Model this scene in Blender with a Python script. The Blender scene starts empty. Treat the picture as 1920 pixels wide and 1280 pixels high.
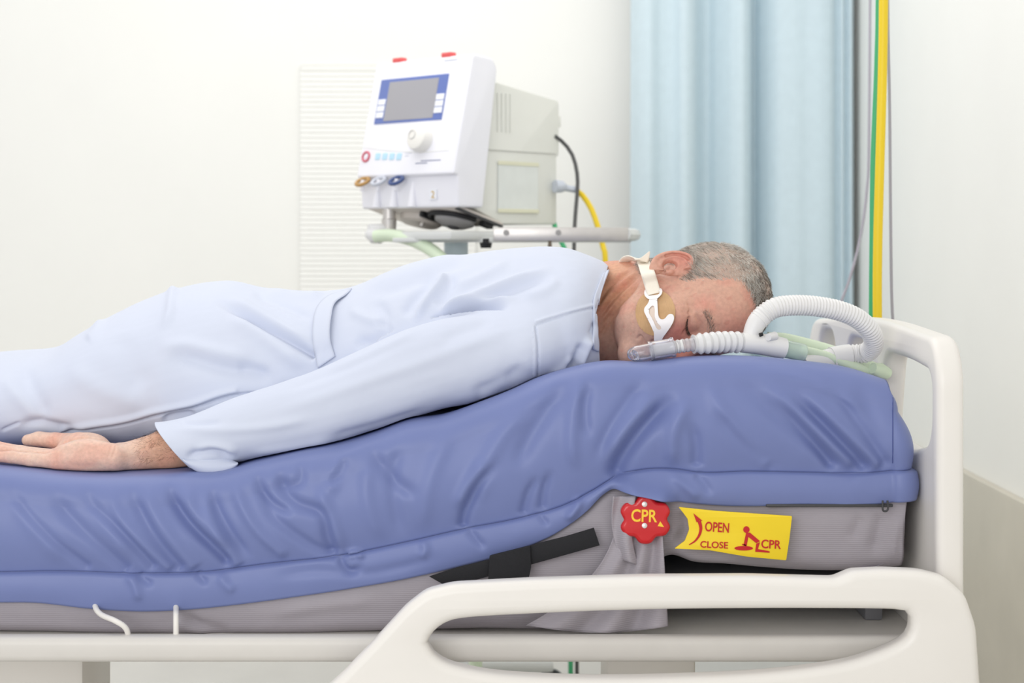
import bpy, bmesh, math, random
import numpy as np
from mathutils import Vector, Matrix
from mathutils.bvhtree import BVHTree

# ------------------------------------------------------------------ camera, light, exposure
FPX = 2975.0          # focal length in pixels of a 1920 px wide frame
CAM_D = 2.5           # camera to the near side of the mattress (m)
ZC = 1.20             # camera height (m)
HORIZON = 450.0       # pixel row of the eye level

scene = bpy.context.scene
scene.view_settings.view_transform = 'Standard'
scene.view_settings.look = 'None'
scene.view_settings.gamma = 1.0
scene.view_settings.exposure = 0.0
scene.view_settings.use_curve_mapping = False

cam_data = bpy.data.cameras.new('camera')
cam_data.sensor_width = 36.0
cam_data.lens = FPX / 1920.0 * 36.0
cam_data.shift_y = -(640.0 - HORIZON) / 1920.0
cam_data.dof.use_dof = True
cam_data.dof.focus_distance = 2.60
cam_data.dof.aperture_fstop = 4.5
cam_data.clip_start = 0.05
cam = bpy.data.objects.new('camera', cam_data)
cam.location = (0, -CAM_D, ZC)
cam.rotation_euler = (math.radians(90), 0, 0)
scene.collection.objects.link(cam)
scene.camera = cam

world = bpy.data.worlds.new('world')
scene.world = world
world.use_nodes = True
bgn = world.node_tree.nodes['Background']
bgn.inputs['Color'].default_value = (1.0, 0.995, 0.985, 1)
bgn.inputs['Strength'].default_value = 0.84

def area_light(name, loc, target, sx, sy, power, color):
    ld = bpy.data.lights.new(name, 'AREA')
    ld.shape = 'RECTANGLE'; ld.size = sx; ld.size_y = sy
    ld.energy = power; ld.color = color
    o = bpy.data.objects.new(name, ld)
    o.location = loc
    o.rotation_euler = (Vector(target) - Vector(loc)).to_track_quat('-Z', 'Y').to_euler()
    scene.collection.objects.link(o)
    return o
area_light('ceiling_lamp', (-0.6, 0.9, 3.0), (-0.2, 0.6, 0.9), 2.4, 1.6, 16, (1.0, 0.98, 0.95))
area_light('front_fill', (-1.8, -4.6, 2.1), (-0.1, 0.5, 0.95), 3.2, 2.0, 78, (0.99, 0.99, 1.0))  # added fill light behind the camera, brightens the surfaces facing it
area_light('rear_wall_fill', (-0.4, 1.35, 3.15), (0.0, 3.1, 1.35), 3.0, 0.5, 15, (1.0, 0.995, 0.985))  # added fill light above the rear of the room, brightens back wall and curtain

# ------------------------------------------------------------------ helpers
rng = np.random.default_rng(7)
random.seed(7)
COL = scene.collection

def P(px, py, d):
    """world point at distance d from the camera plane that lies on the sight line of pixel (px, py)"""
    return Vector(((px - 960.0) / FPX * d, d - CAM_D, ZC - (py - HORIZON) / FPX * d))

def to_px(v):
    """numpy world points -> pixel coordinates"""
    d = v[:, 1] + CAM_D
    return np.stack([960 + v[:, 0] / d * FPX, HORIZON - (v[:, 2] - ZC) / d * FPX], 1)

def lin(c):
    c = c / 255.0
    return c / 12.92 if c <= 0.04045 else ((c + 0.055) / 1.055) ** 2.4

def rgb(r, g, b):
    return (lin(r), lin(g), lin(b), 1.0)

MATS = {}
def mat(name, color, rough=0.5, metal=0.0, noise=0.0, nscale=20.0, bump=0.0, bscale=200.0, trans=0.0, ior=1.45,
        sss=0.0, sssr=(0.01, 0.004, 0.002), attr=None, coat=0.0, alpha=1.0, wave=None, emit=None, sheen=0.0, spec=0.5):
    if name in MATS:
        return MATS[name]
    m = bpy.data.materials.new(name)
    m.use_nodes = True
    nt = m.node_tree
    N, L = nt.nodes, nt.links
    b = N['Principled BSDF']
    b.inputs['Roughness'].default_value = rough
    b.inputs['Metallic'].default_value = metal
    b.inputs['IOR'].default_value = ior
    b.inputs['Specular IOR Level'].default_value = spec
    b.inputs['Transmission Weight'].default_value = trans
    b.inputs['Alpha'].default_value = alpha
    b.inputs['Coat Weight'].default_value = coat
    b.inputs['Sheen Weight'].default_value = sheen
    if sss > 0:
        b.inputs['Subsurface Weight'].default_value = sss
        b.inputs['Subsurface Radius'].default_value = sssr
        b.inputs['Subsurface Scale'].default_value = 1.0
    if emit:
        b.inputs['Emission Color'].default_value = emit[0]
        b.inputs['Emission Strength'].default_value = emit[1]
    tc = N.new('ShaderNodeTexCoord')
    base = None
    if attr:
        a = N.new('ShaderNodeAttribute'); a.attribute_name = attr
        base = a.outputs['Color']
    n = N.new('ShaderNodeTexNoise')
    n.inputs['Scale'].default_value = nscale
    n.inputs['Detail'].default_value = 4
    L.new(tc.outputs['Object'], n.inputs['Vector'])
    mr = N.new('ShaderNodeMapRange')
    mr.inputs['From Min'].default_value = 0.3; mr.inputs['From Max'].default_value = 0.7
    mr.inputs['To Min'].default_value = 1.0 - noise; mr.inputs['To Max'].default_value = 1.0 + noise
    L.new(n.outputs['Fac'], mr.inputs['Value'])
    mx = N.new('ShaderNodeMix'); mx.data_type = 'RGBA'; mx.blend_type = 'MULTIPLY'
    mx.inputs['Factor'].default_value = 1.0
    if base is not None:
        L.new(base, mx.inputs['A'])
    else:
        mx.inputs['A'].default_value = color
    L.new(mr.outputs['Result'], mx.inputs['B'])
    L.new(mx.outputs['Result'], b.inputs['Base Color'])
    if bump > 0 or wave:
        bp = N.new('ShaderNodeBump')
        bp.inputs['Strength'].default_value = bump if bump > 0 else wave[1]
        bp.inputs['Distance'].default_value = 0.001
        if wave:
            w = N.new('ShaderNodeTexWave'); w.bands_direction = wave[2] if len(wave) > 2 else 'Z'
            w.inputs['Scale'].default_value = wave[0]; w.inputs['Distortion'].default_value = 0.4
            L.new(tc.outputs['Object'], w.inputs['Vector'])
            L.new(w.outputs['Fac'], bp.inputs['Height'])
        else:
            n2 = N.new('ShaderNodeTexNoise'); n2.inputs['Scale'].default_value = bscale; n2.inputs['Detail'].default_value = 3
            L.new(tc.outputs['Object'], n2.inputs['Vector'])
            L.new(n2.outputs['Fac'], bp.inputs['Height'])
        L.new(bp.outputs['Normal'], b.inputs['Normal'])
    MATS[name] = m
    return m

def link(o, parent=None):
    COL.objects.link(o)
    if parent is not None:
        o.parent = parent
        mw = Matrix.Identity(4)
        p = parent
        while p is not None:                       # all mesh data is in world coordinates
            mw = p.matrix_basis @ mw if p.parent is None else mw
            p = p.parent
        o.matrix_parent_inverse = mw.inverted() if parent.parent is None else Matrix.Identity(4)
    return o

def tag(o, label=None, cat=None, group=None, kind=None):
    if label: o['label'] = label
    if cat: o['category'] = cat
    if group: o['group'] = group
    if kind: o['kind'] = kind
    return o

def thing(name, loc, label, cat, group=None, kind=None):
    e = bpy.data.objects.new(name, None)
    e.empty_display_size = 0.05
    e.location = loc
    e.matrix_basis = Matrix.Translation(Vector(loc))
    COL.objects.link(e)
    return tag(e, label, cat, group, kind)

def obj(name, verts, faces, material, parent=None, smooth=True, angle=None):
    me = bpy.data.meshes.new(name)
    me.from_pydata([tuple(v) for v in verts], [], [tuple(f) for f in faces])
    me.update()
    return obj_me(name, me, material, parent, smooth, angle)

def obj_me(name, me, material, parent=None, smooth=True, angle=None):
    if material is not None:
        me.materials.clear()
        me.materials.append(material)
    if smooth:
        me.shade_smooth() if angle is None else None
        if angle is not None:
            me.shade_smooth()
            me.set_sharp_from_angle(angle=math.radians(angle))
    o = bpy.data.objects.new(name, me)
    return link(o, parent)

class MB:
    """collects simple shapes into one mesh"""
    def __init__(self):
        self.v = []; self.f = []
    def add(self, verts, faces):
        k = len(self.v)
        self.v += [tuple(v) for v in verts]
        self.f += [tuple(i + k for i in f) for f in faces]
        return self
    def box(self, c, s, M=None, bev=0.0, seg=2):
        bm = bmesh.new()
        bmesh.ops.create_cube(bm, size=1.0)
        bmesh.ops.scale(bm, vec=Vector(s), verts=bm.verts)
        if bev > 0:
            bmesh.ops.bevel(bm, geom=list(bm.edges), offset=bev, segments=seg, affect='EDGES', profile=0.5)
        bmesh.ops.translate(bm, vec=Vector(c), verts=bm.verts)
        if M is not None:
            bmesh.ops.transform(bm, matrix=M, verts=bm.verts)
        bm.verts.index_update()
        self.add([v.co.copy() for v in bm.verts], [[v.index for v in f.verts] for f in bm.faces])
        bm.free()
        return self
    def tube(self, pts, r, seg=16, caps=True, M=None):
        v, f = tube_geo(pts, r, seg, caps)
        if M is not None:
            v = [M @ Vector(p) for p in v]
        return self.add(v, f)
    def build(self, name, material, parent=None, smooth=True, angle=35):
        return obj(name, self.v, self.f, material, parent, smooth, angle)

def catmull(pts, n):
    """smooth resampling of a list of points (n samples)"""
    p = np.array([list(q) for q in pts], float)
    p = np.vstack([2 * p[0] - p[1], p, 2 * p[-1] - p[-2]])
    m = len(p) - 3
    seg = np.linalg.norm(np.diff(p[1:-1], axis=0), axis=1)
    cum = np.concatenate([[0], np.cumsum(seg)])
    out = []
    for s in np.linspace(0, cum[-1], n):
        i = min(int(np.searchsorted(cum, s, 'right')) - 1, m - 1)
        t = (s - cum[i]) / max(seg[i], 1e-9)
        a, b, c, d = p[i], p[i + 1], p[i + 2], p[i + 3]
        out.append(0.5 * ((2 * b) + (c - a) * t + (2 * a - 5 * b + 4 * c - d) * t * t + (3 * b - a - 3 * c + d) * t ** 3))
    return np.array(out)

def tube_geo(pts, r, seg=16, caps=True):
    pts = np.array([list(p) for p in pts], float)
    n = len(pts)
    rad = np.full(n, r) if np.isscalar(r) else np.array(r, float)
    tan = np.gradient(pts, axis=0)
    tan /= np.linalg.norm(tan, axis=1)[:, None] + 1e-12
    ref = np.array([0, 0, 1.0]) if abs(tan[0][2]) < 0.9 else np.array([0, 1.0, 0])
    u = np.cross(tan[0], ref); u /= np.linalg.norm(u)
    verts, faces = [], []
    for i in range(n):
        u = u - tan[i] * np.dot(u, tan[i]); u /= np.linalg.norm(u)
        w = np.cross(tan[i], u)
        for k in range(seg):
            a = 2 * math.pi * k / seg
            verts.append(pts[i] + rad[i] * (math.cos(a) * u + math.sin(a) * w))
    for i in range(n - 1):
        for k in range(seg):
            k2 = (k + 1) % seg
            faces.append((i * seg + k, i * seg + k2, (i + 1) * seg + k2, (i + 1) * seg + k))
    if caps:
        faces.append(tuple(range(seg))[::-1])
        faces.append(tuple((n - 1) * seg + k for k in range(seg)))
    return verts, faces

def tube(name, pts, r, material, parent=None, seg=16, n=None, caps=True):
    if n:
        pts = catmull(pts, n)
    v, f = tube_geo(pts, r, seg, caps)
    return obj(name, v, f, material, parent, True, 50)

def corrugated(pts, n, r, amp, rings):
    c = catmull(pts, n)
    t = np.linspace(0, 1, n)
    rr = r + amp * np.sin(2 * math.pi * rings * t)
    return c, rr

def round_loop(pts, rad, seg=6):
    """rounds the corners of a closed 2-d polygon; rad: one radius or one per corner"""
    out = []
    n = len(pts)
    for i in range(n):
        a, b, c = Vector(pts[i - 1]), Vector(pts[i]), Vector(pts[(i + 1) % n])
        r = rad if np.isscalar(rad) else rad[i]
        d1, d2 = (a - b), (c - b)
        l = min(r, d1.length * 0.48, d2.length * 0.48)
        p, q = b + d1.normalized() * l, b + d2.normalized() * l
        if l < 1e-6:
            out.append(tuple(b)); continue
        for k in range(seg + 1):
            t = k / seg
            out.append(tuple((1 - t) ** 2 * p + 2 * t * (1 - t) * b + t * t * q))
    return out

def plate_mesh(loops, thick, bevel=0.0, bseg=2):
    """2-d outline with holes -> solid mesh, z in -thick/2 .. thick/2"""
    cu = bpy.data.curves.new('tmp', 'CURVE')
    cu.dimensions = '2D'; cu.fill_mode = 'BOTH'
    for lp in loops:
        s = cu.splines.new('POLY')
        s.points.add(len(lp) - 1)
        for p, q in zip(s.points, lp):
            p.co = (q[0], q[1], 0, 1)
        s.use_cyclic_u = True
    cu.extrude = max(thick / 2 - bevel, 0.0)
    cu.bevel_depth = bevel; cu.bevel_resolution = bseg
    cu.offset = -bevel
    return curve_to_mesh(cu)

def curve_to_mesh(cu):
    o = bpy.data.objects.new('tmp', cu)
    COL.objects.link(o)
    dg = bpy.context.evaluated_depsgraph_get()
    me = bpy.data.meshes.new_from_object(o.evaluated_get(dg))
    bpy.data.objects.remove(o)
    bpy.data.curves.remove(cu)
    bm = bmesh.new(); bm.from_mesh(me)
    bmesh.ops.remove_doubles(bm, verts=bm.verts, dist=1e-6)
    bm.to_mesh(me); bm.free()
    return me

def plate(name, loops, thick, M, material, parent=None, bevel=0.0, bseg=2, angle=40):
    me = plate_mesh(loops, thick, bevel, bseg)
    me.transform(M)
    return obj_me(name, me, material, parent, True, angle)

def text_mesh(s, size, thick=0.0008, sx=1.0, bold=0.0):
    cu = bpy.data.curves.new('tmp', 'FONT')
    cu.body = s; cu.size = size; cu.extrude = thick / 2; cu.align_x = 'CENTER'; cu.align_y = 'CENTER'
    cu.offset = bold; cu.resolution_u = 4
    me = curve_to_mesh(cu)
    me.transform(Matrix.Diagonal((sx, 1, 1, 1)))
    return me

def text(name, s, w, h, M, material, parent, thick=0.0008, bold=0.0):
    """lettering that fills width w and height h"""
    me = text_mesh(s, h / 0.72, thick, 1.0, bold)
    c = coords(me); lo, hi = c.min(0), c.max(0)
    c[:, 0] = (c[:, 0] - (lo[0] + hi[0]) / 2) * w / (hi[0] - lo[0])
    c[:, 1] = (c[:, 1] - (lo[1] + hi[1]) / 2) * h / (hi[1] - lo[1])
    set_coords(me, c)
    me.transform(M)
    return obj_me(name, me, material, parent, False)

def frame(o, x, y):
    """matrix with origin o and axes x, y (z = x cross y)"""
    x = Vector(x).normalized(); y = Vector(y); y = (y - x * y.dot(x)).normalized(); z = x.cross(y)
    M = Matrix((x, y, z)).transposed().to_4x4()
    M.translation = Vector(o)
    return M

def front(px, py, d):
    """frame facing the camera: x right, y up, z towards the camera"""
    return frame(P(px, py, d), (1, 0, 0), (0, 0, 1))

def pxloop(pts, c, d):
    """pixel polygon -> metres about pixel centre c at distance d"""
    k = d / FPX
    return [((x - c[0]) * k, -(y - c[1]) * k) for x, y in pts]

def interp(xs, ys):
    xs = np.array(xs, float); ys = np.array(ys, float)
    # monotone-ish smooth interpolation (cubic hermite with finite difference slopes)
    m = np.gradient(ys, xs)
    def f(x):
        x = np.asarray(x, float)
        xc = np.clip(x, xs[0], xs[-1])
        i = np.clip(np.searchsorted(xs, xc, 'right') - 1, 0, len(xs) - 2)
        h = xs[i + 1] - xs[i]; t = (xc - xs[i]) / h
        return ((2 * t**3 - 3 * t**2 + 1) * ys[i] + (t**3 - 2 * t**2 + t) * h * m[i]
                + (-2 * t**3 + 3 * t**2) * ys[i + 1] + (t**3 - t**2) * h * m[i + 1])
    return f

def sstep(a, b, x):
    t = np.clip((x - a) / (b - a), 0, 1)
    return t * t * (3 - 2 * t)

def strokes(q, lst):
    """sum of fold profiles drawn along polylines. q: (n,2) points in the side view; each stroke: (points, amplitude, width, kind)
    kind 'g' = gaussian ridge, 's' = soft step (one side raised), 'v' = sharp v groove; returns displacement"""
    out = np.zeros(len(q))
    for st in lst:
        pts, amp, w = st[0], st[1], st[2]
        kind = st[3] if len(st) > 3 else 'g'
        p = catmull([(a, b, 0) for a, b in pts], max(8, 4 * len(pts)))[:, :2]
        lo, hi = p.min(0) - 4 * w, p.max(0) + 4 * w
        idx = np.nonzero((q[:, 0] > lo[0]) & (q[:, 0] < hi[0]) & (q[:, 1] > lo[1]) & (q[:, 1] < hi[1]))[0]
        if len(idx) == 0:
            continue
        x = q[idx]
        best = np.full(len(idx), 1e9); tt = np.zeros(len(idx)); sg = np.zeros(len(idx))
        m = len(p) - 1
        for i in range(m):
            a, b = p[i], p[i + 1]
            ab = b - a; l2 = (ab * ab).sum() + 1e-9
            t = np.clip(((x - a) @ ab) / l2, 0, 1)
            r = x - (a + t[:, None] * ab)
            dd = np.sqrt((r * r).sum(1))
            s = np.sign(ab[0] * r[:, 1] - ab[1] * r[:, 0])
            k = dd < best
            best[k] = dd[k]; tt[k] = ((i + t) / m)[k]; sg[k] = s[k]
        ends = st[4] if len(st) > 4 else (0.25, 0.25)
        tap = sstep(0, max(ends[0], 1e-3), tt) * sstep(0, max(ends[1], 1e-3), 1 - tt) if kind != 'k' else 1.0
        if kind == 'g':
            pr = np.exp(-(best / w) ** 2)
        elif kind == 'v':
            pr = np.exp(-(best / w))
        elif kind == 's':       # raised on the positive side, falling off over 4 widths
            pr = np.where(sg > 0, np.exp(-(best / (3 * w)) ** 2), np.exp(-(best / (0.35 * w)) ** 2))
        elif kind == 'a':       # ridge next to a valley
            z = sg * best / w
            pr = z * np.exp(-z * z) * 2.33
        out[idx] += amp * pr * tap
    return out

# ------------------------------------------------------------------ implicit surfaces
def grid(lo, hi, h):
    ax = [np.arange(lo[i], hi[i] + h, h, dtype=np.float32) for i in range(3)]
    return np.meshgrid(*ax, indexing='ij')

def surface_nets(F, lo, h):
    F = F.astype(np.float32)
    ins = F < 0
    nx, ny, nz = F.shape
    cnt = np.zeros((nx - 1, ny - 1, nz - 1), np.int8)
    for dx in (0, 1):
        for dy in (0, 1):
            for dz in (0, 1):
                cnt += ins[dx:nx - 1 + dx, dy:ny - 1 + dy, dz:nz - 1 + dz]
    act = (cnt > 0) & (cnt < 8)
    cells = np.argwhere(act)
    idx = np.full(act.shape, -1, np.int64)
    idx[act] = np.arange(len(cells))
    acc = np.zeros((len(cells), 3)); num = np.zeros(len(cells))
    corners = [(i, j, k) for i in (0, 1) for j in (0, 1) for k in (0, 1)]
    cv = {c: F[cells[:, 0] + c[0], cells[:, 1] + c[1], cells[:, 2] + c[2]] for c in corners}
    for a in corners:
        for ax in range(3):
            if a[ax] == 0:
                b = list(a); b[ax] = 1; b = tuple(b)
                fa, fb = cv[a], cv[b]
                m = (fa < 0) != (fb < 0)
                t = fa[m] / (fa[m] - fb[m])
                pt = np.tile(np.array(a, float), (m.sum(), 1)); pt[:, ax] += t
                acc[m] += pt; num[m] += 1
    verts = (cells + acc / num[:, None]) * h + np.array(lo, float)
    faces = []
    for ax in range(3):
        sl0 = [slice(1, -1)] * 3; sl1 = [slice(1, -1)] * 3
        sl0[ax] = slice(0, -1); sl1[ax] = slice(1, None)
        A = ins[tuple(sl0)]; B = ins[tuple(sl1)]
        e = np.argwhere(A != B)
        if len(e) == 0: continue
        flip = A[e[:, 0], e[:, 1], e[:, 2]]
        e = e + 1; e[:, ax] -= 1
        o1, o2 = (ax + 1) % 3, (ax + 2) % 3
        def cell(d1, d2):
            c = e.copy(); c[:, o1] -= d1; c[:, o2] -= d2
            return idx[c[:, 0], c[:, 1], c[:, 2]]
        q = np.stack([cell(1, 1), cell(0, 1), cell(0, 0), cell(1, 0)], 1)
        q[~flip] = q[~flip][:, ::-1]
        faces.append(q)
    faces = np.concatenate(faces)
    return verts, faces[(faces >= 0).all(1)]

def sd_ell(X, Y, Z, c, r):
    x, y, z = X - c[0], Y - c[1], Z - c[2]
    k0 = np.sqrt((x / r[0])**2 + (y / r[1])**2 + (z / r[2])**2)
    k1 = np.sqrt((x / r[0]**2)**2 + (y / r[1]**2)**2 + (z / r[2]**2)**2) + 1e-9
    return k0 * (k0 - 1) / k1

def sd_cap(X, Y, Z, a, b, ra, rb=None):
    rb = ra if rb is None else rb
    ab = [b[i] - a[i] for i in range(3)]
    l2 = sum(c * c for c in ab) + 1e-12
    t = np.clip(((X - a[0]) * ab[0] + (Y - a[1]) * ab[1] + (Z - a[2]) * ab[2]) / l2, 0, 1)
    return np.sqrt((X - a[0] - t * ab[0])**2 + (Y - a[1] - t * ab[1])**2 + (Z - a[2] - t * ab[2])**2) - (ra + (rb - ra) * t)

def smin(a, b, k):
    h = np.clip(0.5 + 0.5 * (b - a) / k, 0, 1)
    return b + (a - b) * h - k * h * (1 - h)

def smax(a, b, k):
    return -smin(-a, -b, k)

def mesh_from_np(name, v, f):
    me = bpy.data.meshes.new(name)
    f = np.asarray(f)
    me.vertices.add(len(v)); me.vertices.foreach_set('co', np.asarray(v, np.float32).ravel())
    k = f.shape[1]
    me.loops.add(len(f) * k); me.loops.foreach_set('vertex_index', f.ravel().astype(np.int32))
    me.polygons.add(len(f)); me.polygons.foreach_set('loop_start', np.arange(0, len(f) * k, k, dtype=np.int32))
    me.update(calc_edges=True); me.validate()
    return me

def vnormals(me):
    n = np.zeros(len(me.vertices) * 3, np.float32)
    me.vertex_normals.foreach_get('vector', n)
    return n.reshape(-1, 3)

def coords(me):
    c = np.zeros(len(me.vertices) * 3, np.float32)
    me.vertices.foreach_get('co', c)
    return c.reshape(-1, 3).astype(float)

def set_coords(me, v):
    me.vertices.foreach_set('co', np.asarray(v, np.float32).ravel()); me.update()

def lap_smooth(v, f, it, lam=0.5):
    f = np.asarray(f)
    e = np.concatenate([np.stack([f[:, i], f[:, (i + 1) % f.shape[1]]], 1) for i in range(f.shape[1])])
    e = np.concatenate([e, e[:, ::-1]])
    deg = np.bincount(e[:, 0], minlength=len(v))[:, None].clip(1)
    for _ in range(it):
        s = np.stack([np.bincount(e[:, 0], weights=v[e[:, 1], k], minlength=len(v)) for k in range(3)], 1)
        v = v + lam * (s / deg - v)
    return v

def subdivide_quads(v, f):
    """one level of linear quad subdivision"""
    f = np.asarray(f)
    e = np.concatenate([np.stack([f[:, i], f[:, (i + 1) % 4]], 1) for i in range(4)])
    key = np.sort(e, 1)
    uq, inv = np.unique(key, axis=0, return_inverse=True)
    inv = inv.reshape(-1)
    nv, nf, ne = len(v), len(f), len(uq)
    em = (v[uq[:, 0]] + v[uq[:, 1]]) / 2
    fc = v[f].mean(1)
    V = np.concatenate([v, em, fc])
    I = inv.reshape(4, nf) + nv
    C = np.arange(nf) + nv + ne
    out = []
    for i in range(4):
        out.append(np.stack([f[:, i], I[i], C, I[(i - 1) % 4]], 1))
    return V, np.concatenate(out)

def set_color(me, name, rgbarr):
    a = me.color_attributes.new(name, 'FLOAT_COLOR', 'POINT')
    c = np.ones((len(me.vertices), 4), np.float32); c[:, :3] = rgbarr
    a.data.foreach_set('color', c.ravel())

def fnoise(p, seed=0, octaves=3):
    """cheap smooth pseudo-noise (sums of sines), p: (n,k)"""
    r = np.random.default_rng(seed)
    out = np.zeros(len(p)); amp = 1.0; fr = 1.0
    for o in range(octaves):
        for _ in range(4):
            k = r.normal(size=p.shape[1]); k /= np.linalg.norm(k)
            out += amp * np.sin(p @ k * fr + r.uniform(0, 6.28)) / 4
        amp *= 0.5; fr *= 2.1
    return out
# ------------------------------------------------------------------ materials
WALL = mat('wall_paint', rgb(243, 243, 239), 0.7, noise=0.01, nscale=3, bump=0.05, bscale=300)
FLOOR = mat('vinyl_floor', rgb(205, 203, 198), 0.35, noise=0.04, nscale=5)
BEIGE = mat('beige_panel', rgb(206, 200, 186), 0.5, noise=0.04, nscale=6)
PLASTIC = mat('bed_plastic', rgb(236, 232, 226), 0.35, noise=0.01, nscale=8)
GREYMETAL = mat('painted_metal', rgb(214, 210, 204), 0.4, noise=0.02)
STEEL = mat('steel', rgb(208, 204, 200), 0.35, 0.6, noise=0.03, nscale=60)
DARKM = mat('dark_metal', rgb(70, 70, 72), 0.45, 0.2)
BLACK = mat('black_plastic', rgb(22, 22, 25), 0.5)
CURTAIN = mat('curtain_cloth', rgb(201, 218, 226), 0.85, noise=0.02, nscale=30, bump=0.1, bscale=900, sheen=0.1)
BLINDM = mat('blind_slat_white', rgb(243, 243, 239), 0.5)
GLASSW = mat('window_pane', rgb(235, 242, 245), 0.1, trans=0.6)

D_BACK = 5.60
YB = D_BACK - CAM_D
XR = 1.19

def struct(name, mb, m, parent=None, **k):
    o = mb.build(name, m, parent, **k)
    if parent is None:
        tag(o, kind='structure')
    return o

# back wall, with an opening for the window behind the blind
wx0, wx1 = (600 - 960) / FPX * D_BACK, (860 - 960) / FPX * D_BACK
wz1, wz0 = ZC - (170 - 450) / FPX * D_BACK, ZC - (650 - 450) / FPX * D_BACK
mb = MB()
def slab(x0, x1, z0, z1):
    mb.box(((x0 + x1) / 2, YB + 0.06, (z0 + z1) / 2), (x1 - x0, 0.12, z1 - z0))
slab(-4.2, wx0, 0, 3.2); slab(wx1, XR + 0.1, 0, 3.2)
slab(wx0, wx1, 0, wz0); slab(wx0, wx1, wz1, 3.2)
struct('wall_back', mb, WALL)
mb = MB(); mb.box((XR + 0.06, 0.2, 1.6), (0.12, 2 * YB - 0.41, 3.2)); struct('wall_right', mb, WALL)
mb = MB(); mb.box((-1.2, 0.2, -0.03), (6.0, 6.2, 0.06)); struct('floor', mb, FLOOR)
mb = MB(); mb.box((-1.5, YB - 0.008, 0.05), (5.4, 0.016, 0.10), bev=0.004); struct('baseboard_back', mb, BEIGE)
mb = MB()
mb.box((XR - 0.012, 0.5, 0.31), (0.024, 4.8, 0.58), bev=0.004)
struct('trim_1', mb, BEIGE)

# window with frame
mb = MB()
mb.box(((wx0 + wx1) / 2, YB + 0.10, (wz0 + wz1) / 2), (wx1 - wx0, 0.008, wz1 - wz0))
win = struct('window_1', mb, GLASSW)
mb = MB()
for z in (wz0 + 0.02, wz1 - 0.02, (wz0 + wz1) / 2):
    mb.box(((wx0 + wx1) / 2, YB + 0.09, z), (wx1 - wx0, 0.05, 0.04), bev=0.004)
for x in (wx0 + 0.02, wx1 - 0.02):
    mb.box((x, YB + 0.09, (wz0 + wz1) / 2), (0.04, 0.05, wz1 - wz0), bev=0.004)
struct('window_frame', mb, PLASTIC, win)

# venetian blind in front of the window
d_b = D_BACK - 0.012
bx0, bx1 = (563 - 960) / FPX * d_b, (892 - 960) / FPX * d_b
bz1, bz0 = ZC - (132 - 450) / FPX * d_b, ZC - (690 - 450) / FPX * d_b
blind = thing('venetian_blind', ((bx0 + bx1) / 2, YB - 0.05, bz0), 'closed white slatted blind on the back wall beside the ventilator', 'blind')
mb = MB(); mb.box(((bx0 + bx1) / 2, YB - 0.0085, bz1 + 0.008), (bx1 - bx0, 0.004, 0.02), bev=0.005); mb.build('head_rail', BLINDM, blind)
pitch = 9.6 / FPX * d_b
sl = MB()
w = bx1 - bx0
prof = []
ns = 6
for i in range(ns + 1):
    t = i / ns - 0.5
    prof.append((t * 0.0036 - 0.0007 * (1 - 4 * t * t), t * pitch * 1.12))
vv, ff = [], []
for x in (-w / 2, w / 2):
    for (y, z) in prof:
        vv.append((x, y, z))
    for (y, z) in prof[::-1]:
        vv.append((x, y + 0.0008, z))
m2 = 2 * (ns + 1)
for i in range(m2):
    j = (i + 1) % m2
    ff.append((i, j, m2 + j, m2 + i))
ff.append(tuple(range(m2))[::-1]); ff.append(tuple(m2 + i for i in range(m2)))
slat_me = None
n_slat = int((bz1 - bz0) / pitch)
for i in range(n_slat):
    z = bz1 - 0.01 - i * pitch
    if slat_me is None:
        o = obj('slat', vv, ff, BLINDM, blind, True, 40); slat_me = o.data
    else:
        o = bpy.data.objects.new('slat', slat_me); link(o, blind)
    o.location = ((bx0 + bx1) / 2, YB - 0.0085, z)
mb = MB()
mb.box(((bx0 + bx1) / 2, YB - 0.0085, bz1 - 0.01 - n_slat * pitch - 0.005), (w, 0.010, 0.018), bev=0.004); mb.build('bottom_rail', BLINDM, blind)

# ------------------------------------------------------------------ bed curtain
dC = 5.42
def cx(px): return (px - 960) / FPX * dC
# fold depth (m, + = towards the camera) drawn along the width
fold = interp([1183, 1196, 1212, 1238, 1262, 1272, 1286, 1299, 1312, 1330, 1345, 1372, 1395, 1404, 1418, 1430, 1455, 1480, 1505, 1540, 1560, 1568, 1577, 1586, 1594, 1603],
              [0.00, 0.05, 0.075, 0.055, 0.06, 0.085, 0.09, 0.065, -0.01, -0.045, -0.01, 0.05, 0.055, 0.03, -0.075, -0.045, 0.03, 0.05, 0.045, 0.055, 0.03, 0.005, 0.03, 0.0, 0.02, -0.03])
pxs = np.linspace(1183, 1603, 300)
zs = np.linspace(0.12, 2.95, 40)
V, Fc = [], []
for th in (0, 0.004):
    for z in zs:
        t = (z - 0.12) / 2.83
        for p in pxs:
            q = p + 3.0 * math.sin(p * 0.035 + 1.2) * (1 - t) ** 2
            V.append((cx(q), dC - CAM_D - fold(p) * (0.75 + 0.35 * (1 - t)) + th - 0.006 * (1 - t) * math.sin(p * 0.11), z))
nx, nz = len(pxs), len(zs)
for j in range(nz - 1):
    for i in range(nx - 1):
        a = j * nx + i
        Fc.append((a, a + 1, a + 1 + nx, a + nx))
        b = a + nx * nz
        Fc.append((b, b + nx, b + 1 + nx, b + 1))
def rim(seq):
    for a, b in zip(seq[:-1], seq[1:]):
        Fc.append((b, a, a + nx * nz, b + nx * nz))
rim(list(range(nx))); rim([(nz - 1) * nx + i for i in range(nx)][::-1])
rim([j * nx for j in range(nz)][::-1]); rim([j * nx + nx - 1 for j in range(nz)])
cur = thing('bed_curtain', (cx(1390), dC - CAM_D, 0.12), 'pale blue pleated bed curtain hanging behind the head of the bed', 'curtain')
obj('cloth', V, Fc, CURTAIN, cur)
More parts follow.
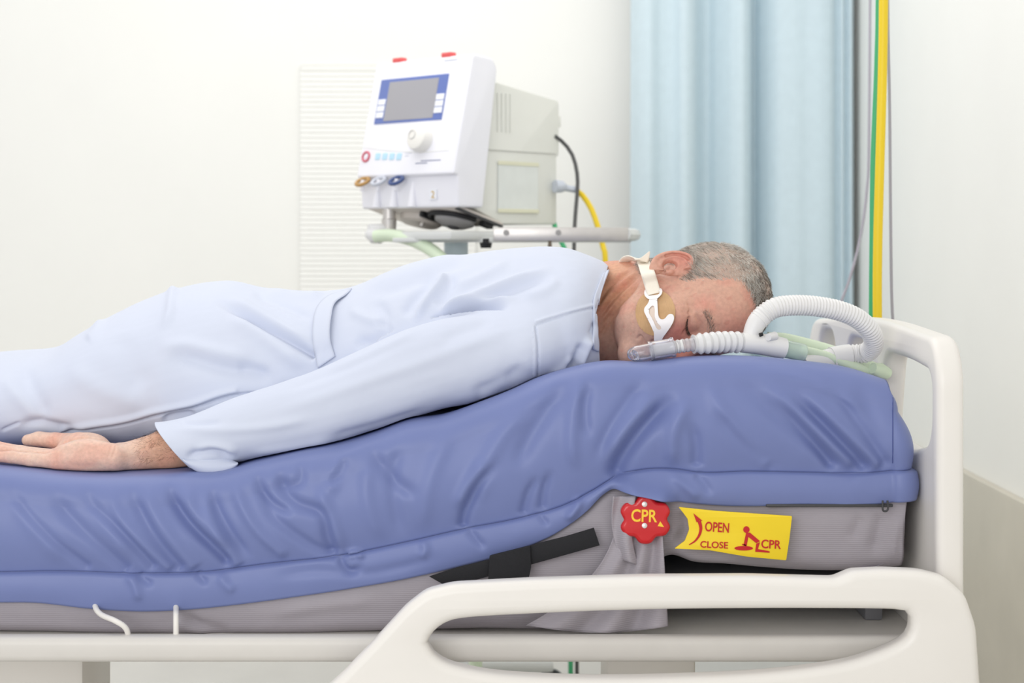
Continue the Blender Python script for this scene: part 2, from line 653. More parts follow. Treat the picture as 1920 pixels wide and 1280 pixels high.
tube('curtain_track', [(cx(1170), dC - CAM_D, 2.98), (cx(1610), dC - CAM_D, 2.98)], 0.014, STEEL, cur)
# ------------------------------------------------------------------ hospital bed
HB_X0, HB_X1 = 0.648, 0.690
dM = 2.53
def MX(px): return (px - 960) / FPX * dM
def MZ(py): return ZC - (py - HORIZON) / FPX * dM
bed = thing('hospital_bed', (-0.2, 0.45, 0), 'white plastic and metal hospital bed under the blue mattress', 'bed')
# headboard: outline in (y, z), lying in a plane across the bed
zt = ZC - 0.150
outer = [(-0.085, 0.42), (-0.085, zt - 0.05), (-0.05, zt), (0.30, zt + 0.012), (0.62, zt + 0.0), (0.93, zt - 0.02), (0.985, zt - 0.09), (0.985, 0.42)]
outer = round_loop(outer, [0.02, 0.05, 0.06, 0.2, 0.2, 0.07, 0.06, 0.02], 8)
def hole(pts, r):
    return round_loop(pts, r, 8)
h1 = hole([(0.695, zt - 0.034), (0.845, zt - 0.034), (0.90, zt - 0.20), (0.65, zt - 0.20)], [0.05, 0.05, 0.03, 0.03])
h2 = hole([(0.41, zt - 0.036), (0.565, zt - 0.034), (0.60, zt - 0.20), (0.39, zt - 0.20)], [0.03, 0.05, 0.03, 0.03])
h3 = hole([(-0.045, zt - 0.055), (0.10, zt - 0.045), (0.26, zt - 0.045), (0.30, zt - 0.19), (0.10, zt - 0.195), (-0.045, zt - 0.165)], [0.035, 0.05, 0.04, 0.03, 0.05, 0.05])
M = frame(((HB_X0 + HB_X1) / 2, 0, 0), (0, 1, 0), (0, 0, 1))
tag(plate('headboard', [outer, h1, h2, h3], HB_X1 - HB_X0, M, PLASTIC, bed, 0.012, 3), 'white headboard with rounded grip openings')

# lowered side rail nearest to the camera
dS = 2.385
so = [(545, 1345), (640, 1262), (700, 1200), (762, 1132), (800, 1103), (850, 1091), (1000, 1083), (1200, 1077), (1400, 1076), (1562, 1080),
      (1578, 1073), (1594, 1066), (1650, 1063), (1720, 1066), (1768, 1078), (1806, 1112), (1826, 1170), (1838, 1345)]
sh = [(802, 1200), (812, 1182), (838, 1163), (880, 1154), (1000, 1147), (1150, 1141), (1300, 1138), (1500, 1137), (1672, 1139), (1700, 1148), (1704, 1166),
      (1692, 1192), (1640, 1218), (1560, 1240), (1400, 1258), (1150, 1266), (960, 1260), (860, 1244), (818, 1224)]
cS = (1200, 1200)
def smooth_loop(pts, n=160):
    c = catmull([(a, b, 0) for a, b in pts + [pts[0]]], n)[:-1]
    return [(a, b) for a, b, _ in c]
tag(plate('side_rail', [pxloop(round_loop(so, 14, 4), cS, dS), pxloop(smooth_loop(sh), cS, dS)], 0.042, front(*cS, dS), PLASTIC, bed, 0.014, 3),
    'lowered white side rail with a long grip opening')

# frame bars, platform, lift columns, base with castors
mb = MB()
zb = P(300, 1222, 2.43).z
mb.box((-0.30, -0.045, zb), (1.96, 0.035, 0.040), bev=0.012, seg=3); mb.build('frame_bar', GREYMETAL, bed)
mb = MB()
mb.box((-0.30, 0.945, zb), (1.96, 0.035, 0.040), bev=0.012, seg=3); mb.build('frame_bar', GREYMETAL, bed)
mb = MB()
mb.box((-0.30, 0.45, zb - 0.005), (1.9, 0.92, 0.02), bev=0.005); mb.build('platform', GREYMETAL, bed)
for x in (-0.85, 0.25):
    mb = MB(); mb.box((x, 0.45, (zb + 0.2) / 2), (0.16, 0.2, zb - 0.23), bev=0.01); mb.build('lift_column', PLASTIC, bed)
mb = MB(); mb.box((-0.3, 0.45, 0.19), (1.7, 0.5, 0.10), bev=0.03, seg=3); mb.build('base', PLASTIC, bed)
for x in (-1.0, 0.4):
    for y in (0.24, 0.66):
        mb = MB(); mb.tube([(x, y - 0.02, 0.07), (x, y + 0.02, 0.07)], 0.07, 20); mb.box((x, y, 0.13), (0.05, 0.06, 0.06), bev=0.005)
        mb.build('castor', DARKM, bed)
mb = MB(); mb.box(((MX(1120) + MX(1690)) / 2, 0.46, MZ(1108)), (MX(1690) - MX(1120), 0.80, 0.02), bev=0.005); mb.box((MX(1150), 0.46, (MZ(1108) + zb) / 2), (0.03, 0.7, MZ(1108) - zb - 0.01), bev=0.004); mb.box((MX(1660), 0.46, (MZ(1108) + zb) / 2), (0.03, 0.7, MZ(1108) - zb - 0.01), bev=0.004); mb.build('backrest_deck', mat('deck_grey', rgb(120, 120, 124), 0.5), bed)
# two thin rods below the mattress
def rod(pts):
    tube('hose_guide', [P(a, b, c) for a, b, c in pts], 5.2 / FPX * 2.47, PLASTIC, bed, 12, 30)
rod([(178, 1118, 2.53), (179, 1138, 2.495), (190, 1152, 2.475), (215, 1163, 2.455), (234, 1175, 2.455), (240, 1190, 2.46), (240, 1215, 2.46)])
rod([(330, 1120, 2.53), (330, 1142, 2.49), (330, 1160, 2.465), (330, 1215, 2.46)])

# ------------------------------------------------------------------ air mattress
BLUE = mat('blue_cover', rgb(116, 128, 177), 0.42, noise=0.015, nscale=9, bump=0.03, bscale=700, spec=0.4)
GREYF = mat('grey_fabric', rgb(166, 160, 167), 0.7, noise=0.03, nscale=12, wave=(95, 0.25, 'Z'))
_tp = [(-400, 866), (-200, 870), (0, 878), (120, 890), (230, 893), (345, 888), (400, 888), (480, 868), (560, 850), (640, 835), (700, 817), (760, 795), (830, 782), (900, 757),
       (960, 733), (1010, 710), (1060, 694), (1130, 679), (1200, 679), (1300, 670), (1400, 669), (1500, 677), (1600, 692), (1650, 708), (1690, 722)]
_sp = [(-400, 1062), (0, 1065), (120, 1063), (270, 1067), (390, 1064), (500, 1050), (640, 1034), (760, 1010), (870, 985), (980, 963), (1060, 939), (1110, 913), (1154, 887), (1208, 874),
       (1266, 874), (1300, 879), (1400, 878), (1500, 880), (1617, 881), (1690, 874)]
_bp = [(-400, 1112), (0, 1118), (80, 1119), (180, 1130), (270, 1135), (400, 1128), (500, 1116), (640, 1096), (760, 1075), (870, 1050), (960, 1025), (1050, 985), (1100, 948), (1130, 918), (1148, 908), (1165, 911),
       (1200, 917), (1260, 930), (1350, 939), (1500, 938), (1640, 936), (1690, 929)]
top_px = interp(*zip(*_tp)); seam_px = interp(*zip(*_sp)); bot_px = interp(*zip(*_bp))
def mtop(x, y):
    """height of the mattress top at world x, y (away from its rolled rim)"""
    px = 960 + np.asarray(x) / dM * FPX
    z = ZC - (top_px(px) - HORIZON) / FPX * dM
    sag = sstep(700, 1150, px) * (0.045 * sstep(0.06, 0.22, y) + 0.04 * sstep(0.2, 0.8, y))
    return z - sag

R_C = 0.030                       # corner radius at the head end
XE = MX(1676)                     # the corner seam
X_L = MX(-380)
path = [(x, 0.0, 0.0, -1.0, 0.0) for x in np.linspace(X_L, XE - 0.01, 560)]
for a in np.linspace(0, math.pi / 2, 12)[1:]:
    path.append((XE - 0.01 + R_C * 0.5 * math.sin(a), R_C * (1 - math.cos(a)), math.sin(a), -math.cos(a), math.sin(a)))
for y in np.linspace(R_C, 0.90, 40)[1:]:
    path.append((XE - 0.01 + R_C * 0.5, y, 1.0, 0.0, 1.0))
path = np.array(path)
RIM = 0.045
def skirt(nroll=10, nside=46, nflap=16):
    """profile rows: (kind, t)"""
    rows = []
    for i in range(5): rows.append(('in', 1 - i / 5))
    for i in range(nroll + 1): rows.append(('roll', i / nroll))
    for i in range(1, nside + 1): rows.append(('side', i / nside))
    rows += [('groove', 0.0), ('lip', 0.0)]
    for i in range(1, nflap + 1): rows.append(('flap', i / nflap))
    rows += [('hem', 0.0), ('hem2', 0.0)]
    return rows
rows = skirt()
npth = len(path)
XS = path[:, 0]; PXP = 960 + np.minimum(XS, XE) / dM * FPX
zt_, zs_, zb_ = mtop(np.minimum(XS, XE), path[:, 1]), MZ(seam_px(PXP)), MZ(bot_px(PXP))
endw = path[:, 4]
V = []
for kind, t in rows:
    if kind == 'in':
        off = -RIM - 0.07 * t; z = zt_.copy()
        xx = path[:, 0] + path[:, 2] * off; yy = path[:, 1] + path[:, 3] * off
        z = mtop(np.minimum(xx, XE), yy)
        z = np.minimum(z, zt_)
    elif kind == 'roll':
        a = t * math.pi / 2
        off = -RIM * (1 - math.sin(a)) + 0 * zt_; z = zt_ - RIM * (1 - math.cos(a))
    elif kind == 'side':
        off = 0.012 * math.sin(math.pi * t) - 0.004 * t + endw * 0.026 * t; z = zt_ - RIM + (zs_ - (zt_ - RIM)) * t
    elif kind == 'groove':
        off = -0.009 + endw * 0.026; z = zs_ - 0.0008
    elif kind == 'lip':
        off = -0.002 + endw * 0.026; z = zs_ - 0.002
    elif kind == 'flap':
        off = 0.002 + 0.004 * math.sin(math.pi * t) + endw * 0.028; z = zs_ - 0.002 + (zb_ - zs_) * t
    elif kind == 'hem':
        off = -0.003 + endw * 0.028; z = zb_ - 0.002
    elif kind == 'hem2':
        off = -0.006 + endw * 0.028; z = zb_ + 0.012
    V.append(np.stack([path[:, 0] + path[:, 2] * off, path[:, 1] + path[:, 3] * off, z], 1))
V = np.array(V)                       # rows x path x 3
nr = len(rows)
flat = V.reshape(-1, 3)
q = np.stack([960 + flat[:, 0] / dM * FPX, HORIZON - (flat[:, 2] - ZC) / dM * FPX], 1)
MF = [  # folds of the cover: polyline, height (m), width (px)
    # strong folds in the head section
    ([(1270, 735), (1240, 760), (1200, 800), (1165, 850), (1148, 900)], -0.016, 16, 'g', (0.3, 0.12)),
    ([(1235, 735), (1200, 765), (1160, 815), (1130, 870)], 0.010, 17, 'g', (0.3, 0.3)),
    ([(1290, 740), (1262, 790), (1255, 840), (1268, 872)], 0.007, 14),
    ([(1285, 780), (1300, 820), (1302, 872)], -0.007, 11, 'g', (0.4, 0.1)),
    ([(1370, 700), (1410, 740), (1480, 800), (1560, 860), (1610, 885)], -0.006, 15, 'g', (0.4, 0.1)),
    ([(1400, 705), (1450, 735), (1510, 790), (1600, 878)], 0.007, 14, 'g', (0.4, 0.1)),
    ([(1470, 730), (1520, 775), (1575, 830), (1625, 880)], -0.012, 12, 'g', (0.35, 0.1)),
    ([(1440, 740), (1490, 790), (1530, 835), (1560, 878)], -0.009, 11, 'g', (0.35, 0.1)),
    ([(1490, 725), (1550, 780), (1600, 830), (1645, 875)], 0.007, 12, 'g', (0.35, 0.1)),
    ([(1330, 760), (1380, 815), (1430, 860), (1450, 878)], -0.005, 12),
    ([(1395, 690), (1480, 702), (1560, 735), (1620, 770)], 0.004, 8),
    ([(1600, 700), (1620, 760), (1650, 850)], -0.004, 18),
    ([(1075, 700), (1030, 760), (985, 830), (965, 880)], -0.007, 16),
    ([(1095, 700), (1075, 760), (1070, 830), (1080, 880)], 0.006, 13),
    ([(1105, 705), (1095, 760), (1100, 820)], -0.005, 10),
    ([(1000, 760), (950, 800), (910, 870), (900, 940)], 0.006, 16),
    # middle
    ([(940, 850), (900, 900), (875, 950), (868, 985)], -0.010, 10, 'g', (0.4, 0.05)),
    ([(915, 850), (880, 900), (855, 950)], 0.006, 12),
    ([(1010, 880), (990, 920), (980, 960)], -0.006, 8, 'g', (0.4, 0.05)),
    ([(1035, 870), (1020, 910), (1015, 950)], -0.006, 8, 'g', (0.4, 0.05)),
    ([(690, 830), (720, 870), (755, 905), (790, 925)], -0.006, 12),
    ([(700, 815), (650, 850), (630, 890), (625, 930)], 0.007, 12),
    ([(655, 850), (635, 885), (620, 905)], -0.008, 9),
    ([(560, 860), (570, 890), (550, 905), (520, 890)], -0.006, 9),
    ([(545, 870), (530, 900), (560, 935), (610, 955), (620, 1000), (630, 1032)], -0.008, 11, 'g', (0.2, 0.05)),
    ([(600, 900), (620, 950), (640, 1000), (648, 1030)], 0.006, 12),
    ([(480, 880), (500, 920), (530, 945), (560, 955)], -0.008, 9),
    ([(490, 905), (520, 960), (590, 1015), (640, 1034)], -0.006, 10, 'g', (0.3, 0.05)),
    ([(320, 895), (325, 920), (355, 965), (410, 1020), (440, 1055)], -0.011, 10, 'g', (0.25, 0.1)),
    ([(350, 900), (360, 930), (390, 970), (440, 1020)], 0.007, 12),
    ([(270, 895), (290, 940), (330, 1000), (375, 1060)], 0.006, 13, 'g', (0.3, 0.05)),
    ([(245, 900), (270, 950), (310, 1010), (350, 1062)], -0.006, 11, 'g', (0.3, 0.05)),
    ([(400, 900), (410, 940), (440, 990), (480, 1045)], -0.006, 10),
    ([(100, 905), (130, 950), (190, 1005), (250, 1063)], -0.006, 12, 'g', (0.3, 0.03)),
    ([(30, 920), (80, 980), (130, 1050)], 0.004, 16),
    ([(180, 920), (210, 970), (260, 1040)], 0.004, 14),
    # flap
    ([(268, 1068), (285, 1082), (300, 1086)], -0.005, 6, 'g', (0.1, 0.4)),
    ([(245, 1066), (262, 1085), (272, 1120)], 0.005, 8),
    ([(375, 1065), (390, 1080), (400, 1085)], -0.005, 6, 'g', (0.1, 0.4)),
    ([(418, 1066), (430, 1085), (450, 1100)], 0.004, 9),
    ([(640, 1034), (650, 1055), (665, 1062), (690, 1050)], -0.007, 7, 'g', (0.1, 0.4)),
    ([(655, 1032), (672, 1028), (688, 1038)], 0.007, 6, 'g', (0.1, 0.3)),
    ([(880, 985), (900, 1010), (915, 1020)], -0.005, 7, 'g', (0.1, 0.4)),
    ([(790, 1004), (800, 1020), (790, 1040)], 0.004, 8),
    ([(1010, 957), (1022, 972), (1030, 978)], -0.004, 5, 'g', (0.1, 0.4)),
    ([(1090, 925), (1075, 950), (1060, 970)], 0.006, 8),
    ([(1300, 882), (1320, 905), (1330, 925)], -0.004, 8, 'g', (0.1, 0.4)),
    ([(1250, 880), (1280, 905), (1310, 930)], 0.004, 9),
    ([(500, 1075), (600, 1062), (700, 1065), (850, 1030)], -0.003, 10),
]
MF += [  # long diagonal creases
    ([(20, 900), (60, 950), (120, 1010), (180, 1060)], -0.005, 9, 'g', (0.3, 0.05)),
    ([(150, 900), (190, 945), (250, 1000), (300, 1060)], -0.006, 9, 'g', (0.3, 0.05)),
    ([(205, 905), (235, 960), (285, 1015), (330, 1062)], 0.005, 10, 'g', (0.3, 0.05)),
    ([(385, 905), (400, 955), (430, 1010), (455, 1055)], 0.006, 10, 'g', (0.3, 0.05)),
    ([(440, 890), (455, 930), (490, 985), (545, 1040)], 0.006, 10, 'g', (0.3, 0.1)),
    ([(700, 850), (690, 900), (700, 960), (725, 1015)], 0.004, 14),
    ([(760, 820), (740, 880), (745, 950), (760, 1005)], -0.004, 12),
    ([(850, 800), (820, 860), (800, 930), (795, 1000)], 0.004, 15),
    ([(1320, 700), (1345, 760), (1400, 830), (1440, 876)], 0.006, 13, 'g', (0.4, 0.1)),
    ([(1530, 700), (1580, 760), (1630, 830), (1660, 875)], -0.006, 10, 'g', (0.4, 0.1)),
    ([(1220, 700), (1185, 735), (1140, 800), (1110, 870)], -0.005, 12),
]
disp = 1.2 * strokes(q, MF) + strokes(q, [([(1140, 918), (1209, 930), (1275, 936)], 0.042, 26, 'g', (0.35, 0.35))]) * (q[:, 1] > seam_px(q[:, 0]) + 2) + 0.0012 * fnoise(q / 40.0, 3)
rowk = np.repeat([0 if k in ('in',) else (t if k == 'roll' else (1.0 if k in ('side', 'flap') else 0.6)) for k, t in rows], npth)
nsm = np.tile(1 - 0.85 * endw, nr)
disp = disp * rowk * nsm
N3 = np.zeros((nr, npth, 3)); N3[:, :, 0] = path[:, 2]; N3[:, :, 1] = path[:, 3]
flat = flat + disp[:, None] * N3.reshape(-1, 3)
# scallops where folds pull on the top edge
Vf = flat
fs = []
for j in range(nr - 1):
    for i in range(npth - 1):
        a = j * npth + i
        fs.append((a, a + npth, a + npth + 1, a + 1))
# interior of the top
gx = np.linspace(X_L, XE - 0.03, 220); gy = np.linspace(0.045, 0.90, 60)
k0 = len(Vf)
GX, GY = np.meshgrid(gx, gy, indexing='ij')
GZ = mtop(GX, GY) - 0.0015
Vt = np.stack([GX.ravel(), GY.ravel(), GZ.ravel()], 1)
for i in range(len(gx) - 1):
    for j in range(len(gy) - 1):
        a = k0 + i * len(gy) + j
        fs.append((a, a + len(gy), a + len(gy) + 1, a + 1))
mattress = thing('air_mattress', (-0.3, 0.45, zb + 0.02), 'air mattress with blue cover and grey base, raised at the head end', 'mattress')
cover = obj_me('cover', mesh_from_np('cover', np.concatenate([Vf, Vt]), np.array(fs)), BLUE, mattress)
tag(cover, 'smooth blue wipe-clean cover with overhanging flap')
# stitched corner seam at the head end
def side_y(px, py, extra=0.0):
    """front surface of the cover (approx.)"""
    return -0.012 + extra
cover_bvh = BVHTree.FromPolygons([tuple(v) for v in Vf], [f_ for f_ in fs if max(f_) < len(Vf)])
cs = []
for py in np.linspace(745, 868, 12):
    o_ = Vector((0, -CAM_D, ZC)); r_ = (P(1674, py, 1.0) - o_).normalized()
    hit_ = cover_bvh.ray_cast(o_, r_)
    if hit_[0] is not None: cs.append(hit_[0])
tube('corner_seam', cs, 0.0009, mat('seam_blue', rgb(70, 82, 138), 0.6), cover, 8)

# grey base under the cover
_gb = [(-400, 1185), (0, 1185), (200, 1189), (400, 1190), (560, 1190), (700, 1186), (900, 1182), (1060, 1180), (1140, 1165), (1190, 1100), (1258, 1044), (1300, 1056), (1360, 1060), (1420, 1066), (1500, 1072), (1600, 1072), (1700, 1064)]
gb_px = interp(*zip(*_gb))
dG = 2.545
pathg = [(x, 0.0, -1.0, 0.0) for x in np.linspace(X_L, MX(1690), 420)]
for a in np.linspace(0, math.pi / 2, 10)[1:]:
    pathg.append((MX(1690) + 0.02 * math.sin(a), 0.02 * (1 - math.cos(a)), -math.cos(a), math.sin(a)))
for y in np.linspace(0.02, 0.88, 20)[1:]:
    pathg.append((MX(1690) + 0.02, y, 0.0, 1.0))
pathg = np.array(pathg)
pxg = 960 + np.minimum(pathg[:, 0], MX(1700)) / dM * FPX
ztg = MZ(bot_px(pxg)) + 0.035; zbg = MZ(gb_px(pxg))
rowsg = 26
Vg = []
for j in range(rowsg):
    t = j / (rowsg - 1)
    a = max(0, (t - 0.72) / 0.28)
    off = -0.012 + 0.006 * math.sin(math.pi * min(t / 0.72, 1)) - 0.045 * a ** 2.2 - 0.03 * max(0, 1 - t * 5)
    z = ztg + (zbg - ztg) * (t if t < 0.72 else 0.72 + 0.28 * math.sin(a * math.pi / 2) ** 0.9)
    Vg.append(np.stack([pathg[:, 0] + pathg[:, 3] * (off - 0.03 * t), pathg[:, 1] + pathg[:, 2] * off, z], 1))
Vg = np.array(Vg); fl = Vg.reshape(-1, 3)
qg = np.stack([960 + fl[:, 0] / dM * FPX, HORIZON - (fl[:, 2] - ZC) / dM * FPX], 1)
GF = [([(350, 1140), (380, 1165), (440, 1180)], -0.006, 9), ([(330, 1150), (360, 1175), (400, 1188)], 0.005, 9), ([(500, 1150), (600, 1130), (720, 1120)], 0.004, 12),
      ([(1090, 940), (1000, 985), (880, 1030)], 0.004, 8), ([(1650, 950), (1640, 1000), (1630, 1040)], -0.006, 12), ([(1610, 960), (1590, 1010)], -0.004, 10),
      ([(1270, 950), (1285, 985), (1270, 1020)], -0.008, 12), ([(1265, 980), (1255, 1000), (1230, 1012)], 0.006, 8), ([(1250, 1030), (1300, 1042), (1400, 1052)], 0.004, 8),
      ([(1350, 1045), (1450, 1058), (1560, 1066)], -0.004, 8), ([(1680, 960), (1672, 1010), (1668, 1050)], 0.004, 8)]
dg_ = strokes(qg, GF) + 0.001 * fnoise(qg / 30.0, 5)
Ng = np.zeros_like(Vg); Ng[:, :, 0] = pathg[:, 3]; Ng[:, :, 1] = pathg[:, 2]
fl = fl + dg_[:, None] * Ng.reshape(-1, 3)
ng = len(pathg); fg = []
for j in range(rowsg - 1):
    for i in range(ng - 1):
        a = j * ng + i
        fg.append((a, a + ng, a + ng + 1, a + 1))
# underside
fl2 = fl.reshape(rowsg, ng, 3)
last = fl2[-1].copy(); last[:, 1] = np.maximum(0.86, last[:, 1]); 
k1 = len(fl); fl = np.concatenate([fl, last])
for i in range(ng - 1):
    a = (rowsg - 1) * ng + i
    fg.append((a, k1 + i, k1 + i + 1, a + 1))
base = obj_me('base', mesh_from_np('base', fl, np.array(fg)), GREYF, mattress)
tag(base, 'grey ribbed fabric base')

# loose grey cloth flap hanging below the knob
def sheet(name, fn, nu, nv, thick, material, parent):
    v = np.array([fn(i / (nu - 1), j / (nv - 1)) for i in range(nu) for j in range(nv)])
    f = [(i * nv + j, (i + 1) * nv + j, (i + 1) * nv + j + 1, i * nv + j + 1) for i in range(nu - 1) for j in range(nv - 1)]
    me = mesh_from_np(name, v, np.array(f))
    o = obj_me(name, me, material, parent)
    md = o.modifiers.new('thickness', 'SOLIDIFY'); md.thickness = thick; md.offset = 0
    return o
lt = interp([0, 0.25, 0.5, 0.8, 1], [1085, 1030, 995, 968, 955])
def flapfn(u, v):
    pyt = 958
    pyb = 1172 + 14 * math.sin(u * 3.0)
    py = pyt + (pyb - pyt) * v
    xl = 1166 - 30 * v ** 0.6 - 150 * v ** 2.5
    xr = 1240 + 12 * v
    px = xl + (xr - xl) * u
    y = -0.008 - 0.016 * v + 0.010 * math.sin(u * 17 + v * 1.5) * (0.3 + 0.7 * v) * (0.4 + u)
    d = CAM_D + y
    return ((px - 960) / FPX * d, y, ZC - (py - HORIZON) / FPX * d)
tag(sheet('fabric_flap', flapfn, 90, 40, 0.002, GREYF, mattress), 'loose grey fabric flap hanging below the red knob')
def tabfn(u, v):       # small folded tab beside the knob
    px = 1150 + 22 * v + u * (42 - 10 * v); py = 930 + 118 * v + 12 * u * v
    px += -14 * math.sin(v * 2.6)
    y = -0.02 + 0.008 * math.sin(u * 5 + v * 2)
    d = CAM_D + y
    return ((px - 960) / FPX * d, y, ZC - (py - HORIZON) / FPX * d)
sheet('fabric_tab', tabfn, 24, 30, 0.002, GREYF, mattress)

# black strap with buckle
STRAP = mat('black_webbing', rgb(28, 28, 32), 0.75, noise=0.1, nscale=300, bump=0.3, bscale=900)
def strap_piece(name, poly, d, th):
    c = (sum(p[0] for p in poly) / len(poly), sum(p[1] for p in poly) / len(poly))
    return plate(name, [pxloop(round_loop(poly, 3, 3), c, d)], th, front(*c, d), STRAP, strap, 0.0008, 1)
strap = obj_me('strap', plate_mesh([pxloop([(805, 1080), (830, 1094), (880, 1090), (1124, 1022), (1113, 989), (1060, 1005), (1000, 1020), (920, 1048), (860, 1062)], (960, 1040), 2.495)], 0.003, 0.0008, 1), STRAP, mattress)
strap.data.transform(front(960, 1040, 2.488)); 
strap_piece('strap_keeper', [(918, 1041), (994, 1022), (996, 1062), (990, 1090), (915, 1090)], 2.482, 0.006)

# yellow instruction label with red print
YEL = mat('label_yellow', rgb(246, 214, 40), 0.45, noise=0.01)
RED = mat('print_red', rgb(196, 30, 34), 0.5)
dL = 2.480
cL = (1375, 1000)
lab_poly = [(1272, 950), (1340, 957), (1485, 967), (1480, 1010), (1474, 1050), (1400, 1043), (1330, 1031), (1264, 1028), (1284, 1013), (1292, 992), (1289, 972), (1280, 960)]
label_o = plate('label', [pxloop(round_loop(lab_poly, 2.5, 3), cL, dL)], 0.003, front(*cL, dL), YEL, mattress, 0.0006, 1)
tag(label_o, 'yellow label with red CPR pictogram and lettering')
dT = dL - 0.0022
def tfront(px, py, ang=0.0):
    a = math.radians(ang)
    return frame(P(px, py, dT), (math.cos(a), 0, -math.sin(a)), (math.sin(a) * 0, 0, 1))
k = dT / FPX
text('lettering', 'OPEN', 45 * k, 18.5 * k, tfront(1344.5, 988, 4), RED, label_o, 0.0006, 0.0003)
text('lettering', 'CLOSE', 52 * k, 12.5 * k, tfront(1339, 1021, 2.5), RED, label_o, 0.0006, 0.0002)
text('lettering', 'CPR', 37 * k, 16.5 * k, tfront(1446, 1020, 3), RED, label_o, 0.0006, 0.0003)
# curved arrow
def ribbon_px(pts, wid):
    c = catmull([(a, b, 0) for a, b in pts], 24)[:, :2]
    tg = np.gradient(c, axis=0); tg /= np.linalg.norm(tg, axis=1)[:, None]
    nn = np.stack([-tg[:, 1], tg[:, 0]], 1)
    w = np.interp(np.linspace(0, 1, 24), np.linspace(0, 1, len(wid)), wid)[:, None]
    return [tuple(p) for p in c + nn * w] + [tuple(p) for p in (c - nn * w)[::-1]]
def mark(name, poly, parent=label_o, m=RED, d=None, th=0.0006):
    d = d or dT
    c = (sum(p[0] for p in poly) / len(poly), sum(p[1] for p in poly) / len(poly))
    return plate(name, [pxloop(poly, c, d)], th, front(*c, d), m, parent)
mark('arrow', ribbon_px([(1292, 1021), (1303, 1014), (1311, 1003), (1314, 990), (1311, 976)], [0.8, 2.2, 3.4]))
mark('arrow_head', [(1300, 962), (1317, 976), (1311, 975), (1306, 979)])
def disc_px(c, rx, ry, n=20):
    return [(c[0] + rx * math.cos(2 * math.pi * i / n), c[1] + ry * math.sin(2 * math.pi * i / n)) for i in range(n)]
mark('pictogram', disc_px((1399.5, 992.5), 6, 6.2))
mark('pictogram', [(1399, 999), (1406, 998), (1425, 1014), (1418, 1018), (1403, 1006), (1400, 1023), (1394, 1022), (1397, 1008)])
mark('pictogram', [(1418, 1019), (1425, 1016), (1421, 1029), (1443, 1033), (1443, 1036), (1416, 1034)])
mark('pictogram', disc_px((1394.5, 1027.5), 17.5, 4.2))
mark('pictogram', [(1392, 1019), (1399, 1021), (1399, 1024), (1391, 1021)])

# red six-lobed knob
REDP = mat('red_plastic', rgb(205, 30, 36), 0.28, coat=0.3)
YTX = mat('print_yellow', rgb(250, 205, 60), 0.5)
dK = 2.455
cK = (1209.5, 972)
def lobed(r0, amp, n=72, sy=0.93):
    out = []
    for i in range(n):
        a = 2 * math.pi * i / n
        r = r0 + amp * math.cos(6 * (a - math.pi / 2)) - amp * 0.25 * math.cos(12 * (a - math.pi / 2))
        out.append((r * math.cos(a), r * math.sin(a) * sy))
    return out
kk = dK / FPX
knob = plate('knob', [[(x * kk, y * kk) for x, y in lobed(47, 4.5)]], 0.024, front(*cK, dK + 0.027), REDP, mattress, 0.007, 4, 60)
tag(knob, 'red six-lobed plastic knob with yellow lettering')
dKf = dK + 0.027 - 0.0122
mb = MB(); mb.tube([P(*cK, dK + 0.035), P(*cK, dK + 0.06)], 0.018, 24); mb.build('spindle', DARKM, knob)
text('lettering', 'CPR', 49 * kk, 24 * kk, frame(P(1208, 966.5, dKf), (1, 0, -0.03), (0, 0, 1)), YTX, knob, 0.0008, 0.0005)
mark('arrow_mark', [(1233, 986), (1245, 987.5), (1238, 977)], knob, YTX, dKf, 0.0008)
for py in (945, 985):
    mb = MB(); mb.tube([P(1208.5, py, dKf + 0.002), P(1208.5, py, dKf - 0.001), P(1208.5, py, dKf - 0.0014)], [0.0042, 0.0042, 0.003], 14)
    mb.build('screw', STEEL, knob)

# zip under the flap and its puller
mb = MB(); mb.box(((MX(1430) + MX(1665)) / 2, -0.002, MZ(941)), (MX(1665) - MX(1430), 0.005, 0.005), bev=0.0015)
mb.build('zip', DARKM, mattress)
tube('zip_puller', [P(1655, 938, 2.487), P(1655, 954, 2.487), P(1658, 958, 2.487), P(1663, 957, 2.487), P(1665, 952, 2.487), P(1664, 938, 2.487)], 0.0016, DARKM, mattress, 8, 30)
# ------------------------------------------------------------------ the patient
SKIN = mat('skin', rgb(200, 150, 125), 0.48, noise=0.08, nscale=170, bump=0.35, bscale=520, sss=0.12, sssr=(0.008, 0.003, 0.0015), attr='tint', spec=0.35)
HAIRM = mat('hair', rgb(120, 112, 104), 0.55, attr='tint')
GOWN = mat('gown_cotton', rgb(208, 214, 230), 0.8, noise=0.008, nscale=9, bump=0.06, bscale=1500, sheen=0.15, spec=0.2)

person = thing('person', (-0.25, 0.40, float(mtop(-0.25, 0.4))), 'person in pale blue gown lying face down on the blue mattress, head turned sideways', 'person')

# ---- head, modelled upright in (s, f, u) = (side with the upper ear, face, crown)
AL, TA = math.radians(42), math.radians(13)
S0, F0, U0 = Vector((0, -math.sin(AL), math.cos(AL))), Vector((0, -math.cos(AL), -math.sin(AL))), Vector((1, 0, 0))
RY = Matrix.Rotation(-TA, 3, 'Y')
Sx, Fx, Ux = RY @ S0, RY @ F0, RY @ U0
HS = 1.06
HM = Matrix((Sx * HS, Fx * HS, Ux * HS)).transposed().to_4x4()
D_HEAD = 2.735
HM.translation = P(1279, 573, D_HEAD)
HMI = HM.inverted()
def hl(v):
    """world -> head coordinates"""
    return tuple(HMI @ Vector(v))

